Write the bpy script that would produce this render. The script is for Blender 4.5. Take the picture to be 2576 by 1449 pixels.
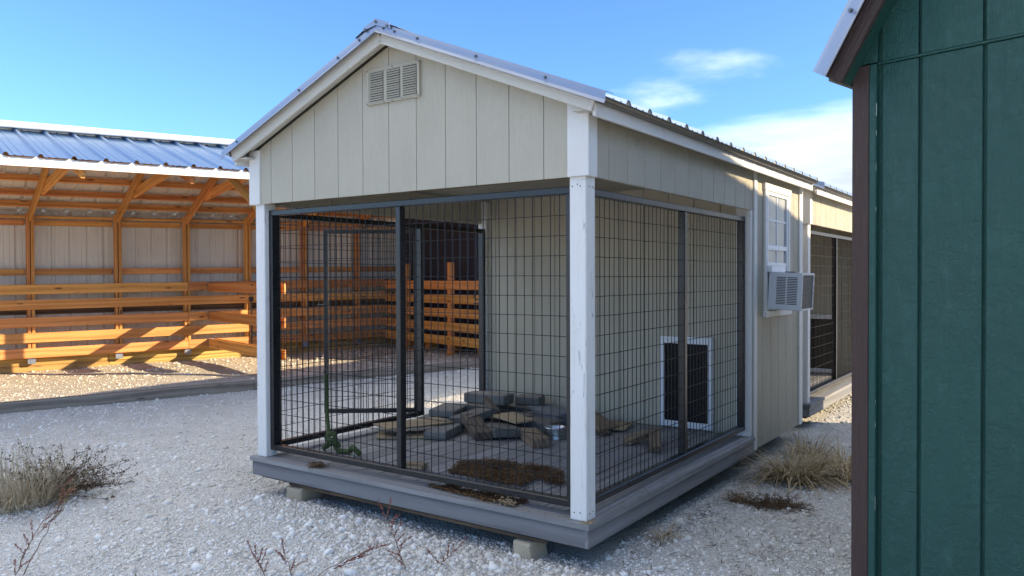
import bpy, math, random
import numpy as np
from mathutils import Vector, Matrix, Euler, noise
random.seed(7); RNG=np.random.default_rng(7)
R=math.radians
S=bpy.context.scene
for o in list(bpy.data.objects): bpy.data.objects.remove(o)
COL=S.collection

# ------------------------------------------------------------------ camera
CAM=Vector((1.7855,-3.149,1.3786)); YAW,PITCH,ROLL=-0.6106,-0.0141,-0.0033
_f=Vector((math.sin(YAW),math.cos(YAW),0)); _r=Vector((math.cos(YAW),-math.sin(YAW),0)); _u=Vector((0,0,1))
f2=_f*math.cos(PITCH)+_u*math.sin(PITCH); u2=_u*math.cos(PITCH)-_f*math.sin(PITCH)
r3=_r*math.cos(ROLL)+u2*math.sin(ROLL); u3=u2*math.cos(ROLL)-_r*math.sin(ROLL)
cd=bpy.data.cameras.new('camera'); cam=bpy.data.objects.new('camera',cd); COL.objects.link(cam)
cd.sensor_width=36; cd.lens=1959.57/2576*36; cd.clip_start=.05; cd.clip_end=2000
cam.matrix_world=Matrix(((r3.x,u3.x,-f2.x,CAM.x),(r3.y,u3.y,-f2.y,CAM.y),(r3.z,u3.z,-f2.z,CAM.z),(0,0,0,1)))
S.camera=cam
S.render.resolution_x,S.render.resolution_y=1024,576

# ------------------------------------------------------------------ light
SUN_AZ,SUN_EL=R(27),R(22)          # azimuth measured from +X towards +Y
sdir=Vector((math.cos(SUN_AZ)*math.cos(SUN_EL),math.sin(SUN_AZ)*math.cos(SUN_EL),math.sin(SUN_EL)))
sl=bpy.data.lights.new('sun','SUN'); sl.energy=5.0; sl.angle=R(.53); sl.color=(1,.80,.52)
sun=bpy.data.objects.new('sun',sl); COL.objects.link(sun); sun.rotation_euler=sdir.to_track_quat('Z','Y').to_euler(); sun.location=(20,14,12)
W=bpy.data.worlds.new('World'); S.world=W; W.use_nodes=True
wn=W.node_tree; wn.nodes.clear()
CLOUD_SEED=158.27
def WN(t,**k):
    n=wn.nodes.new(t)
    for a,b in k.items(): setattr(n,a,b)
    return n
sky=WN('ShaderNodeTexSky',sky_type='NISHITA',sun_disc=False,sun_elevation=SUN_EL,sun_rotation=R(90)-SUN_AZ,altitude=300,air_density=1.0,dust_density=.3,ozone_density=7.5)
bg=WN('ShaderNodeBackground'); bg.inputs['Strength'].default_value=.15
wo=WN('ShaderNodeOutputWorld')
# clouds: one fractal field on a flat layer overhead, added mostly out of view to lift the shade, plus a low bank that stands on the +X+Y side of the horizon
tc=WN('ShaderNodeTexCoord'); sep=WN('ShaderNodeSeparateXYZ'); wn.links.new(tc.outputs['Generated'],sep.inputs[0])
def WM(op,a,b=None,c=None,clamp=False):
    n=WN('ShaderNodeMath',operation=op,use_clamp=clamp)
    for i,v in enumerate((a,b,c)):
        if v is None: continue
        if hasattr(v,'links'): wn.links.new(v,n.inputs[i])
        else: n.inputs[i].default_value=v
    return n.outputs[0]
def WNOISE(vec,scale,detail,rough):
    n=WN('ShaderNodeTexNoise'); n.inputs['Scale'].default_value=scale; n.inputs['Detail'].default_value=detail; n.inputs['Roughness'].default_value=rough; wn.links.new(vec,n.inputs['Vector']); return n.outputs['Fac']
def WSTEP(v,a,b):
    n=WN('ShaderNodeMapRange',interpolation_type='SMOOTHSTEP'); wn.links.new(v,n.inputs['Value']); n.inputs['From Min'].default_value=a; n.inputs['From Max'].default_value=b; return n.outputs[0]
zc=WM('ADD',WM('MAXIMUM',sep.outputs['Z'],0),.10)
uv=WN('ShaderNodeCombineXYZ'); wn.links.new(WM('DIVIDE',sep.outputs['X'],zc),uv.inputs[0]); wn.links.new(WM('DIVIDE',sep.outputs['Y'],zc),uv.inputs[1]); uv.inputs[2].default_value=CLOUD_SEED
fill_cloud=WSTEP(WNOISE(uv.outputs[0],.42,8,.55),.482,.675)
mp=WN('ShaderNodeMapping'); mp.inputs['Scale'].default_value=(1.5,1.5,10.0); mp.inputs['Location'].default_value=(.3,.1,.2); wn.links.new(tc.outputs['Generated'],mp.inputs[0])
nz=WNOISE(mp.outputs[0],1.5,8,.58)
side=WM('MULTIPLY_ADD',sep.outputs['X'],.45,WM('MULTIPLY',sep.outputs['Y'],.89))
low=WM('MULTIPLY',WM('SUBTRACT',.222,sep.outputs['Z']),13.0)
low=WM('MINIMUM',low,.55)
dens=WM('ADD',low,WM('MULTIPLY',WM('SUBTRACT',nz,.5),1.5)); dens=WM('ADD',dens,WM('MULTIPLY',WM('SUBTRACT',side,.80),2.6))
bank=WSTEP(dens,-.05,.75)
cov=WM('MULTIPLY',WM('MAXIMUM',bank,fill_cloud),.93)
mixc=WN('ShaderNodeMix',data_type='RGBA'); wn.links.new(cov,mixc.inputs['Factor'])
wn.links.new(sky.outputs[0],mixc.inputs['A'])
cmix=WN('ShaderNodeMix',data_type='RGBA'); wn.links.new(bank,cmix.inputs['Factor']); cmix.inputs['A'].default_value=(8.6,8.6,8.7,1); cmix.inputs['B'].default_value=(2.6,2.75,2.95,1); wn.links.new(cmix.outputs['Result'],mixc.inputs['B'])
wn.links.new(mixc.outputs['Result'],bg.inputs['Color']); wn.links.new(bg.outputs[0],wo.inputs[0])
S.view_settings.view_transform='Standard'; S.view_settings.look='None'; S.view_settings.gamma=1; S.view_settings.use_curve_mapping=False
S.view_settings.exposure=1.02
S.render.engine='CYCLES'
S.cycles.max_bounces=8; S.cycles.diffuse_bounces=4; S.cycles.glossy_bounces=4

# ------------------------------------------------------------------ materials
class NT:
    def __init__(s,name):
        s.m=bpy.data.materials.new(name); s.m.use_nodes=True; s.t=s.m.node_tree; s.t.nodes.clear()
        s.o=s.n('ShaderNodeOutputMaterial'); s.b=s.n('ShaderNodeBsdfPrincipled'); s.l(s.b.outputs[0],s.o.inputs[0])
    def n(s,t,**k):
        n=s.t.nodes.new(t)
        for a,b in k.items(): setattr(n,a,b)
        return n
    def l(s,a,b): s.t.links.new(a,b)
    def set(s,i,v):
        if hasattr(v,'links'): s.l(v,i)
        elif isinstance(v,(tuple,list)) and len(v)==3 and i.type=='RGBA': i.default_value=(*v,1)
        else: i.default_value=v
    def math(s,op,a,b=None,clamp=False):
        n=s.n('ShaderNodeMath',operation=op,use_clamp=clamp); s.set(n.inputs[0],a)
        if b is not None: s.set(n.inputs[1],b)
        return n.outputs[0]
    def coords(s,scale=(1,1,1),rand=True,kind='Object'):
        tc=s.n('ShaderNodeTexCoord'); v=tc.outputs[kind]
        if rand:
            oi=s.n('ShaderNodeObjectInfo'); m=s.n('ShaderNodeVectorMath',operation='MULTIPLY_ADD')
            cb=s.n('ShaderNodeCombineXYZ')
            for i in range(3): s.l(s.math('MULTIPLY',oi.outputs['Random'],(37.1,61.7,23.3)[i]),cb.inputs[i])
            s.l(v,m.inputs[0]); m.inputs[1].default_value=(1,1,1); s.l(cb.outputs[0],m.inputs[2]); v=m.outputs[0]
        if tuple(scale)!=(1,1,1):
            m=s.n('ShaderNodeVectorMath',operation='MULTIPLY'); s.l(v,m.inputs[0]); m.inputs[1].default_value=scale; v=m.outputs[0]
        return v
    def noise(s,v,scale=1,detail=4,rough=.55,dist=0):
        n=s.n('ShaderNodeTexNoise'); s.l(v,n.inputs['Vector']); n.inputs['Scale'].default_value=scale; n.inputs['Detail'].default_value=detail
        n.inputs['Roughness'].default_value=rough; n.inputs['Distortion'].default_value=dist; return n.outputs['Fac']
    def vor(s,v,scale,feat='F1',out='Distance'):
        n=s.n('ShaderNodeTexVoronoi',feature=feat); s.l(v,n.inputs['Vector']); n.inputs['Scale'].default_value=scale; return n.outputs[out]
    def ramp(s,f,stops):
        n=s.n('ShaderNodeValToRGB'); s.l(f,n.inputs[0]); e=n.color_ramp.elements
        while len(e)<len(stops): e.new(.5)
        for i,(p,c) in enumerate(stops): e[i].position=p; e[i].color=(*c,1) if isinstance(c,(tuple,list)) else (c,c,c,1)
        return n.outputs[0]
    def mix(s,f,a,b,mode='MIX'):
        n=s.n('ShaderNodeMix',data_type='RGBA',blend_type=mode); s.set(n.inputs['Factor'],f); s.set(n.inputs['A'],a); s.set(n.inputs['B'],b); return n.outputs['Result']
    def bump(s,h,strength=.3,dist=.01):
        n=s.n('ShaderNodeBump'); s.l(h,n.inputs['Height']); n.inputs['Strength'].default_value=strength; n.inputs['Distance'].default_value=dist; s.l(n.outputs[0],s.b.inputs['Normal'])
    def out(s,col,rough=.6,metal=0,spec=None):
        s.set(s.b.inputs['Base Color'],col); s.set(s.b.inputs['Roughness'],rough); s.set(s.b.inputs['Metallic'],metal)
        if spec is not None: s.b.inputs['Specular IOR Level'].default_value=spec
        return s.m
def ax(axis,along,across): return tuple(along if 'XYZ'[i]==axis else across for i in range(3))
def scl(c,k): return tuple(min(1,x*k) for x in c)

def m_siding(name,c,axis='Z',dirt=.35,dirtcol=(.16,.14,.11),bs=.5,rough=.62,crack=0):
    t=NT(name); v=t.coords(ax(axis,1.3,14)); g=t.noise(v,6,8,.65,1.6)
    v2=t.coords((1,1,1)); big=t.noise(v2,2.2,5,.6); blot=t.noise(v2,9,6,.7)
    col=t.mix(t.math('MULTIPLY',t.ramp(g,[(.30,0),(.75,1)]),.30),scl(c,.88),scl(c,1.06))
    col=t.mix(t.math('MULTIPLY',t.ramp(big,[(.42,0),(.72,1)]),dirt),col,scl(dirtcol,1.6))
    col=t.mix(t.math('MULTIPLY',t.ramp(blot,[(.62,0),(.72,1)]),dirt*.5),col,dirtcol)
    if crack:
        cr=t.noise(t.coords(ax(axis,.55,9)),1.7,3,.5,.6); cr=t.math('ABSOLUTE',t.math('SUBTRACT',cr,.5)); col=t.mix(t.math('MULTIPLY',t.ramp(cr,[(.0,1),(.0028,0)]),crack),col,(.05,.04,.035))
    f=t.noise(t.coords(ax(axis,4,60)),3,4,.6,.5)
    t.bump(t.math('ADD',g,t.math('MULTIPLY',f,.35)),bs,.012); return t.out(col,rough)
def m_wood(name,c1,c2,axis='X',knots=True,knotcol=None,rough=.7,bs=.3,wear=0,wearcol=(.1,.08,.06)):
    t=NT(name); d=t.coords(ax(axis,.5,5)); w=t.noise(d,2.2,3,.5,2.2)
    n=t.n('ShaderNodeTexWave',wave_type='RINGS',rings_direction=axis); n.inputs['Scale'].default_value=1.0; n.inputs['Distortion'].default_value=7; n.inputs['Detail'].default_value=3; n.inputs['Detail Scale'].default_value=1.2
    t.l(t.coords(ax(axis,.55,9)),n.inputs['Vector'])
    grain=t.noise(t.coords(ax(axis,2.2,70)),2,4,.6)
    f=t.math('ADD',t.math('MULTIPLY',n.outputs['Fac'],.42),t.math('ADD',t.math('MULTIPLY',w,.38),t.math('MULTIPLY',grain,.25)))
    col=t.ramp(f,[(.25,c1),(.72,c2)])
    oi=t.n('ShaderNodeObjectInfo'); k=t.math('MULTIPLY_ADD',oi.outputs['Random'],.42); k.node.inputs[2].default_value=.74
    col=t.mix(1,col,(1,1,1),'MULTIPLY'); hv=t.n('ShaderNodeHueSaturation'); t.l(col,hv.inputs['Color']); t.l(k,hv.inputs['Value']); h2=t.math('MULTIPLY_ADD',t.math('FRACT',t.math('MULTIPLY',oi.outputs['Random'],7.3)),.022); h2.node.inputs[2].default_value=.488; t.l(h2,hv.inputs['Hue']); col=hv.outputs[0]
    if knots:
        kv=t.vor(t.coords(ax(axis,1.5,6.5)),1.55); kn=t.ramp(kv,[(.07,1),(.16,0)]); col=t.mix(kn,col,knotcol or scl(c1,.28))
    if wear: col=t.mix(t.math('MULTIPLY',t.ramp(t.noise(t.coords(ax(axis,1,3)),3,6,.7),[(.4,0),(.66,1)]),wear),col,wearcol)
    t.bump(t.math('ADD',grain,t.math('MULTIPLY',n.outputs['Fac'],.4)),bs,.006); return t.out(col,rough)
def m_paint(name,c,rough=.5,dirt=.15,dcol=(.2,.17,.13),bs=.12,metal=0,scale=1,axis=None,speck=0,spec=None):
    t=NT(name); v=t.coords(); a=t.noise(v,3*scale,6,.65); b=t.noise(v,45*scale,4,.6)
    col=t.mix(t.math('MULTIPLY',t.ramp(a,[(.4,0),(.75,1)]),dirt),c,dcol)
    if speck: col=t.mix(t.math('MULTIPLY',t.ramp(t.noise(v,130,3,.6),[(.62,0),(.68,1)]),speck),col,dcol)
    h=b
    if axis: h=t.noise(t.coords(ax(axis,2,40)),3,5,.6,.6)
    t.bump(h,bs,.004); r=t.math('ADD',t.math('MULTIPLY',a,.25),rough-.12); return t.out(col,r,metal,spec)
def m_stone(name,c,var=.5,sc=30,bs=.5,stain=(.1,.1,.09)):
    t=NT(name); v=t.coords(); a=t.noise(v,sc*.25,6,.65); b=t.noise(v,sc*3,5,.7)
    col=t.mix(t.math('MULTIPLY',t.ramp(a,[(.38,0),(.7,1)]),var),c,stain); col=t.mix(t.math('MULTIPLY',b,.35),col,scl(c,.55))
    t.bump(t.math('ADD',b,a),bs,.006); return t.out(col,.9)

BEIGE=(.50,.47,.375)
M={}
M['siding']=m_siding('siding beige paint',BEIGE,'Z',.30,(.22,.19,.15))
M['siding_worn']=m_siding('siding beige weathered',scl(BEIGE,.97),'Z',.5,(.2,.17,.13),1.0,.5)
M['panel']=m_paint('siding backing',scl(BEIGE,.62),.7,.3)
M['trim']=m_siding('white trim',(.78,.78,.76),'X',.22,(.34,.30,.24),.4,.5)
M['trimz']=m_siding('white trim upright',(.78,.78,.76),'Z',.22,(.34,.30,.24),.4,.5)
M['post']=m_siding('white post',(.80,.80,.79),'Z',.26,(.34,.31,.26),.3,.5,crack=.6)
M['rakeboard']=m_siding('rake board paint',(.66,.64,.57),'X',.18,(.25,.22,.17),.5,.55)
M['galv']=m_paint('galvalume trim',(.28,.32,.40),.44,.12,(.35,.36,.38),.06,.85,2)
M['shedroof']=m_paint('blue metal roof',(.10,.21,.40),.36,.15,(.07,.14,.27),.05,.85,1)
M['roof']=m_paint('galvalume roof',(.42,.52,.68),.27,.12,(.3,.36,.45),.05,.95,1)
M['closure']=m_paint('foam closure',(.36,.33,.27),.8,.3)
M['drip']=m_paint('drip edge',(.13,.115,.095),.5,.2)
M['steel']=m_paint('black powder coat',(.008,.009,.012),.30,.08,(.14,.13,.12),.1,0,4,speck=.3,spec=.5)
M['wire']=m_paint('black wire',(.006,.006,.008),.5,.10,(.06,.055,.05),.1,0,4,spec=.35)
M['deck']=m_wood('grey composite deck',(.16,.163,.17),(.24,.243,.25),'X',False,rough=.62,bs=.22,wear=.22,wearcol=(.12,.11,.10))
M['decky']=m_wood('grey composite deck lengthways',(.17,.175,.185),(.25,.255,.265),'Y',False,rough=.65,bs=.22,wear=.3,wearcol=(.11,.095,.08))
M['skirt']=m_wood('grey skirt board',(.135,.14,.15),(.215,.22,.235),'X',False,rough=.6,bs=.3,wear=.15,wearcol=(.12,.11,.10))
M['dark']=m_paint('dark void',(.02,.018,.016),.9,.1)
M['timber']=m_wood('treated timber',(.10,.062,.036),(.26,.175,.105),'X',True,rough=.8,bs=.4)
M['pine']=m_wood('orange pine board',(.53,.205,.043),(.71,.335,.095),'X',True,(.10,.026,.006),.62,.25)
M['pinez']=m_wood('orange pine post',(.53,.205,.043),(.71,.335,.095),'Z',True,(.10,.026,.006),.62,.25)
M['piney']=m_wood('orange pine girt',(.46,.165,.028),(.66,.275,.062),'Y',True,(.10,.026,.006),.62,.25)
M['sill']=m_wood('yellow treated sill',(.34,.20,.05),(.52,.33,.10),'Y',True,(.12,.06,.02),.7,.3)
M['grey_timber']=m_wood('weathered grey timber',(.14,.115,.088),(.29,.245,.195),'X',True,(.06,.045,.035),.85,.5,.3,(.36,.33,.29))
M['liner']=m_paint('bare metal liner',(.68,.64,.57),.5,.25,(.46,.40,.32),.05,.05,.6)
M['navy']=m_paint('navy metal',(.030,.030,.046),.42,.15,(.06,.06,.07),.05,.1,1)
M['white_metal']=m_paint('white metal trim',(.80,.79,.75),.45,.05)
M['vinyl']=m_paint('white vinyl',(.74,.77,.82),.35,.08,(.4,.38,.34),.04)
def m_barn(name,c):
    t=NT(name); v=t.coords(); g=t.noise(t.coords((16,16,1.6)),5,7,.65,2.0); b=t.noise(v,26,6,.7,1.0); big=t.noise(v,2.6,5,.65); sc=t.noise(t.coords((2.2,2.2,1.0)),7,7,.75)
    col=t.mix(t.math('MULTIPLY',t.ramp(big,[(.35,0),(.7,1)]),.45),scl(c,.82),scl(c,1.18)); col=t.mix(t.math('MULTIPLY',t.ramp(sc,[(.54,0),(.70,1)]),.32),col,(.035,.115,.10)); col=t.mix(t.math('MULTIPLY',t.ramp(b,[(.66,0),(.72,1)]),.3),col,scl(c,.5))
    t.bump(t.math('ADD',t.math('MULTIPLY',g,.6),t.math('MULTIPLY',b,1.1)),.75,.010); return t.out(col,t.math('ADD',t.math('MULTIPLY',big,.3),.3))
M['green']=m_barn('dark green paint',(.006,.066,.054))
M['brown']=m_siding('dark brown paint',(.056,.030,.024),'Z',.25,(.03,.017,.013),.7,.55)
M['brownx']=m_siding('dark brown paint rake',(.042,.024,.020),'X',.25,(.02,.012,.01),.7,.55)
M['rubber']=m_paint('black rubber flap',(.0035,.0035,.0045),.55,.12,(.02,.018,.016),.05,spec=.2)
M['ac']=m_paint('appliance grey',(.58,.62,.68),.42,.12,(.3,.28,.25),.05)
M['acdark']=m_paint('coil',(.05,.055,.06),.6,.6,(.25,.25,.24),.5,.3,12)
M['concrete']=m_stone('concrete paver',(.20,.195,.19))
M['concrete_dark']=m_stone('dirty concrete paver',(.135,.128,.122))
M['concrete_blue']=m_stone('bluish concrete',(.17,.19,.225))
M['block']=m_stone('limewashed block',(.52,.45,.34),.5,14,.8,(.28,.22,.14))
M['oldwood']=m_wood('old cut wood',(.17,.125,.075),(.34,.26,.165),'X',True,rough=.85,bs=.5,wear=.4,wearcol=(.08,.06,.045))
M['darkwood']=m_wood('rotten wood',(.075,.055,.04),(.16,.125,.09),'X',False,rough=.9,bs=.7,wear=.5,wearcol=(.035,.026,.02))
M['ply']=m_wood('plywood scrap',(.30,.225,.13),(.46,.36,.23),'X',False,rough=.85,bs=.3,wear=.5,wearcol=(.14,.11,.08))
M['bowl']=m_paint('stainless bowl',(.50,.51,.54),.34,.1,(.4,.4,.4),.02,1.0)
M['rope']=m_paint('green rope',(.060,.095,.030),.85,.4,(.03,.05,.015),.4,0,8)
M['ring']=m_paint('steel ring',(.12,.115,.10),.4,.3,(.05,.04,.03),.1,.8)
M['flag']=m_paint('screw head',(.20,.20,.21),.35,.1,metal=.8)
def m_glass():
    t=NT('window glass'); v=t.coords(); return t.out(t.mix(t.ramp(t.noise(v,2.5,3),[(.4,0),(.6,1)]),(.20,.21,.215),(.33,.335,.33)),.05,0,.9)
M['glass']=m_glass()
def m_leaf(name,c1,c2,rough=.75,trans=.25):
    t=NT(name); v=t.coords(rand=False); f=t.noise(v,14,4,.6); col=t.ramp(f,[(.3,c1),(.7,c2)])
    t.out(col,rough,0,.25); t.b.inputs['Transmission Weight'].default_value=0
    return t.m
M['straw']=m_leaf('dry grass',(.27,.19,.095),(.56,.45,.28))
M['straw_pale']=m_leaf('pale dry grass',(.34,.28,.185),(.56,.49,.36))
M['weed_dark']=m_leaf('dark dry weed',(.022,.013,.011),(.075,.05,.03))
M['weed_leaf']=m_leaf('weed seed leaf',(.055,.034,.024),(.15,.095,.05))
M['weed_brown']=m_leaf('brown mat weed',(.06,.038,.024),(.20,.13,.075))
M['red']=m_leaf('red seed head',(.15,.04,.033),(.33,.12,.085))
M['redstem']=m_leaf('red stem',(.12,.06,.045),(.25,.16,.10))
M['gold']=m_leaf('golden seed head',(.20,.14,.05),(.42,.32,.14))
M['dung']=m_leaf('brown bedding',(.050,.026,.012),(.16,.085,.034))
M['chip']=m_leaf('wood chip litter',(.12,.075,.035),(.42,.34,.22))
def m_ground(nm='crushed limestone',tint=None):
    t=NT(nm); v=t.coords(rand=False)
    big=t.noise(v,.55,5,.6); mid=t.noise(v,3.2,6,.65); fine=t.noise(v,140,4,.7)
    c1=t.vor(v,60); c2=t.vor(v,150); cc=t.vor(v,60,'F1','Color')
    col=t.ramp(mid,[(.32,(.56,.535,.49)),(.68,(.74,.725,.69))])
    col=t.mix(t.math('MULTIPLY',t.ramp(big,[(.5,0),(.72,1)]),.35),col,(.55,.49,.40))
    sepc=t.n('ShaderNodeSeparateColor'); t.l(cc,sepc.inputs[0])
    col=t.mix(t.math('MULTIPLY',sepc.outputs[0],.28),col,(.50,.47,.42)); col=t.mix(t.math('MULTIPLY',fine,.30),col,(.80,.785,.75))
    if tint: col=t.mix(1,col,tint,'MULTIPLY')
    h=t.math('ADD',t.math('MULTIPLY',t.math('SUBTRACT',1,c1),1),t.math('MULTIPLY',t.math('SUBTRACT',1,c2),.5))
    h=t.math('ADD',h,t.math('MULTIPLY',fine,.25)); t.bump(h,.95,.02); return t.out(col,.95,0,.2)
M['ground']=m_ground(); M['stall_floor']=m_ground('stall floor with painted bounce',(1.0,.93,.83))  # stall tint paints warm bounce light onto what is white gravel
def m_rock(name,c1,c2,c3):
    t=NT(name); v=t.coords(rand=False)
    g=t.n('ShaderNodeNewGeometry'); f=g.outputs['Random Per Island']
    col=t.ramp(f,[(.0,c1),(.45,c2),(1.0,c3)]); n=t.noise(v,90,4,.7); col=t.mix(t.math('MULTIPLY',n,.4),col,scl(c2,.75)); col=t.mix(t.math('MULTIPLY',t.ramp(t.noise(v,.9,5,.65),[(.46,0),(.68,1)]),.5),col,(.52,.45,.35)); t.bump(n,.5,.004); return t.out(col,.95,0,.2)
M['rock_bounce']=m_rock('stall stones with painted bounce',(.58,.51,.42),(.75,.685,.59),(.85,.80,.72))  # warm stone colours carry the bounce light under the shed roof
M['rock']=m_rock('limestone stones',(.50,.455,.385),(.72,.70,.655),(.84,.83,.80))

# ------------------------------------------------------------------ mesh helpers
class MB:
    def __init__(s): s.v=[]; s.f=[]
    def add(s,v,f):
        n=len(s.v); s.v+= [tuple(p) for p in v]; s.f+=[tuple(i+n for i in q) for q in f]; return s
    def box(s,x0,x1,y0,y1,z0,z1,c=0.0,mat=None):
        v,f=cbox((x1-x0),(y1-y0),(z1-z0),c); o=Vector(((x0+x1)/2,(y0+y1)/2,(z0+z1)/2))
        vv=[Vector(p)+o for p in v]
        if mat: vv=[mat@p for p in vv]
        return s.add(vv,f)
    def bar(s,a,b,w,h,c=0,up=(0,0,1)):
        m,L=frame(a,b,up); v,f=cbox(L,w,h,c); return s.add([m@Vector(p) for p in v],f)
    def tube(s,pts,r,n=4,cap=True):
        pts=[Vector(p) for p in pts]; rr=r if hasattr(r,'__len__') else [r]*len(pts); base=len(s.v); up=Vector((.0,.0,1))
        for i,p in enumerate(pts):
            d=(pts[min(i+1,len(pts)-1)]-pts[max(i-1,0)]).normalized(); u=up if abs(d.z)<.95 else Vector((1,0,0))
            a=d.cross(u).normalized(); b=a.cross(d)
            for k in range(n):
                t=2*math.pi*(k+.5)/n; s.v.append(tuple(p+(a*math.cos(t)+b*math.sin(t))*rr[i]))
        for i in range(len(pts)-1):
            for k in range(n):
                q=base+i*n; s.f.append((q+k,q+(k+1)%n,q+n+(k+1)%n,q+n+k))
        if cap: s.f.append(tuple(base+k for k in range(n))[::-1]); s.f.append(tuple(base+(len(pts)-1)*n+k for k in range(n)))
        return s
    def prism(s,poly,fn,a,b):           # poly of 2-D points, fn(p,q,t)->3-D
        n=len(poly); v=[fn(p,q,a) for p,q in poly]+[fn(p,q,b) for p,q in poly]
        f=[tuple(range(n))[::-1],tuple(range(n,2*n))]+[(i,(i+1)%n,n+(i+1)%n,n+i) for i in range(n)]; return s.add(v,f)
    def mesh(s,name):
        m=bpy.data.meshes.new(name); m.from_pydata(s.v,[],s.f); m.validate(); fixn(m); return m
    def build(s,name,mat,parent=None,smooth=False,xf=None,**k):
        m=s.mesh(name); m.materials.append(M[mat] if isinstance(mat,str) else mat)
        if smooth: m.polygons.foreach_set('use_smooth',[True]*len(m.polygons))
        return link(name,m,parent,xf,**k)
import bmesh
def fixn(m):
    bm=bmesh.new(); bm.from_mesh(m); bmesh.ops.recalc_face_normals(bm,faces=bm.faces); bm.to_mesh(m); bm.free()
def cbox(lx,ly,lz,c=0):
    a,b,d=lx/2,ly/2,lz/2
    if c<=0:
        return [(-a,-b,-d),(a,-b,-d),(a,b,-d),(-a,b,-d),(-a,-b,d),(a,-b,d),(a,b,d),(-a,b,d)],[(0,3,2,1),(4,5,6,7),(0,1,5,4),(1,2,6,5),(2,3,7,6),(3,0,4,7)]
    c=min(c,a*.45,b*.45,d*.45); v=[]; idx={}
    for sx in(-1,1):
        for sy in(-1,1):
            for sz in(-1,1):
                for k in range(3):
                    p=[sx*a,sy*b,sz*d]
                    for j in range(3):
                        if j!=k: p[j]-=(sx,sy,sz)[j]*c
                    idx[(sx,sy,sz,k)]=len(v); v.append(tuple(p))
    f=[]
    for k in range(3):
        o=[j for j in range(3) if j!=k]
        for sg in(-1,1):
            q=[]
            for s1,s2 in((-1,-1),(1,-1),(1,1),(-1,1)):
                t=[0,0,0]; t[k]=sg; t[o[0]]=s1; t[o[1]]=s2; q.append(idx[(*t,k)])
            f.append(tuple(q))
        for s1 in(-1,1):
            for s2 in(-1,1):
                q=[]
                for sk,kk in((-1,o[0]),(1,o[0]),(1,o[1]),(-1,o[1])):
                    t=[0,0,0]; t[k]=sk; t[o[0]]=s1; t[o[1]]=s2; q.append(idx[(*t,kk)])
                f.append(tuple(q))
    for sx in(-1,1):
        for sy in(-1,1):
            for sz in(-1,1): f.append(tuple(idx[(sx,sy,sz,k)] for k in range(3)))
    return v,f
def frame(a,b,up=(0,0,1)):
    a,b=Vector(a),Vector(b); d=b-a; L=d.length; x=d.normalized(); up=Vector(up)
    if abs(x.dot(up))>.999: up=Vector((0,1,0))
    y=up.cross(x).normalized(); z=x.cross(y); c=(a+b)/2
    return Matrix(((x.x,y.x,z.x,c.x),(x.y,y.y,z.y,c.y),(x.z,y.z,z.z,c.z),(0,0,0,1))),L
def tag(o,label=None,cat=None,group=None,kind=None):
    if label: o['label']=label
    if cat: o['category']=cat
    if group: o['group']=group
    if kind: o['kind']=kind
    return o
def link(name,data,parent=None,mat=None,label=None,cat=None,group=None,kind=None):
    o=bpy.data.objects.new(name,data); COL.objects.link(o)
    if parent is not None: o.parent=parent
    if mat is not None: o.matrix_basis=mat
    return tag(o,label,cat,group,kind)
def thing(name,loc,label,cat,rz=0,group=None):
    o=bpy.data.objects.new(name,None); o.empty_display_size=.2; COL.objects.link(o); o.location=loc; o.rotation_euler=(0,0,rz); return tag(o,label,cat,group)
_cache={}
def bmesh_for(size,c,mat):
    key=(tuple(round(s,4) for s in size),c,mat)
    if key not in _cache:
        mb=MB(); v,f=cbox(*size,c); mb.add(v,f); m=mb.mesh('board_mesh'); m.materials.append(M[mat]); _cache[key]=m
    return _cache[key]
def boxo(name,mat,parent,x0,x1,y0,y1,z0,z1,c=.003,**k):     # box object whose origin is its centre
    return link(name,bmesh_for((x1-x0,y1-y0,z1-z0),c,mat),parent,Matrix.Translation(((x0+x1)/2,(y0+y1)/2,(z0+z1)/2)),**k)
def baro(name,mat,parent,a,b,w,h,c=.003,up=(0,0,1),**k):    # board from a to b, local X along it
    m,L=frame(a,b,up); return link(name,bmesh_for((L,w,h),c,mat),parent,m,**k)
def polyo(name,mat,parent,poly,fn,a,b,**k):
    n=len(poly); cx=sum(p for p,q in poly)/n; cy=sum(q for p,q in poly)/n; c=Vector(fn(cx,cy,(a+b)/2))
    return _pb(MB().prism(poly,lambda p,q,t:Vector(fn(p,q,t))-c,a,b),name,mat,parent,c,**k)
def _pb(mb,name,mat,parent,c,**k):
    m=mb.mesh(name); m.materials.append(M[mat]); return link(name,m,parent,Matrix.Translation(c),**k)
def copy_tree(o,parent=None):
    c=o.copy(); COL.objects.link(c); c.parent=parent
    for ch in o.children: copy_tree(ch,c)
    return c
# ribbed sheet: profile along s (ribs every p), extruded along t
def rib_profile(s0,s1,p=.229,h=.019,off=0,minor=True):
    out=[]; k=math.floor((s0-off)/p)-1
    while off+k*p<s1+p:
        c=off+k*p
        out+= [(c-.030,0),(c-.012,h),(c+.012,h),(c+.030,0)]
        if minor:
            for q in (.078,.150): out+=[(c+q-.010,0),(c+q-.005,h*.22),(c+q+.005,h*.22),(c+q+.010,0)]
        k+=1
    out=[q for q in out if s0<q[0]<s1]; return [(s0,0)]+out+[(s1,0)]
def sheet(prof,fn,t0,t1,nt=1):
    mb=MB(); n=len(prof)
    for i in range(nt+1):
        t=t0+(t1-t0)*i/nt
        for s,h in prof: mb.v.append(tuple(fn(s,t,h)))
    for i in range(nt):
        for j in range(n-1): a=i*n+j; mb.f.append((a,a+1,a+n+1,a+n))
    return mb

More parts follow.
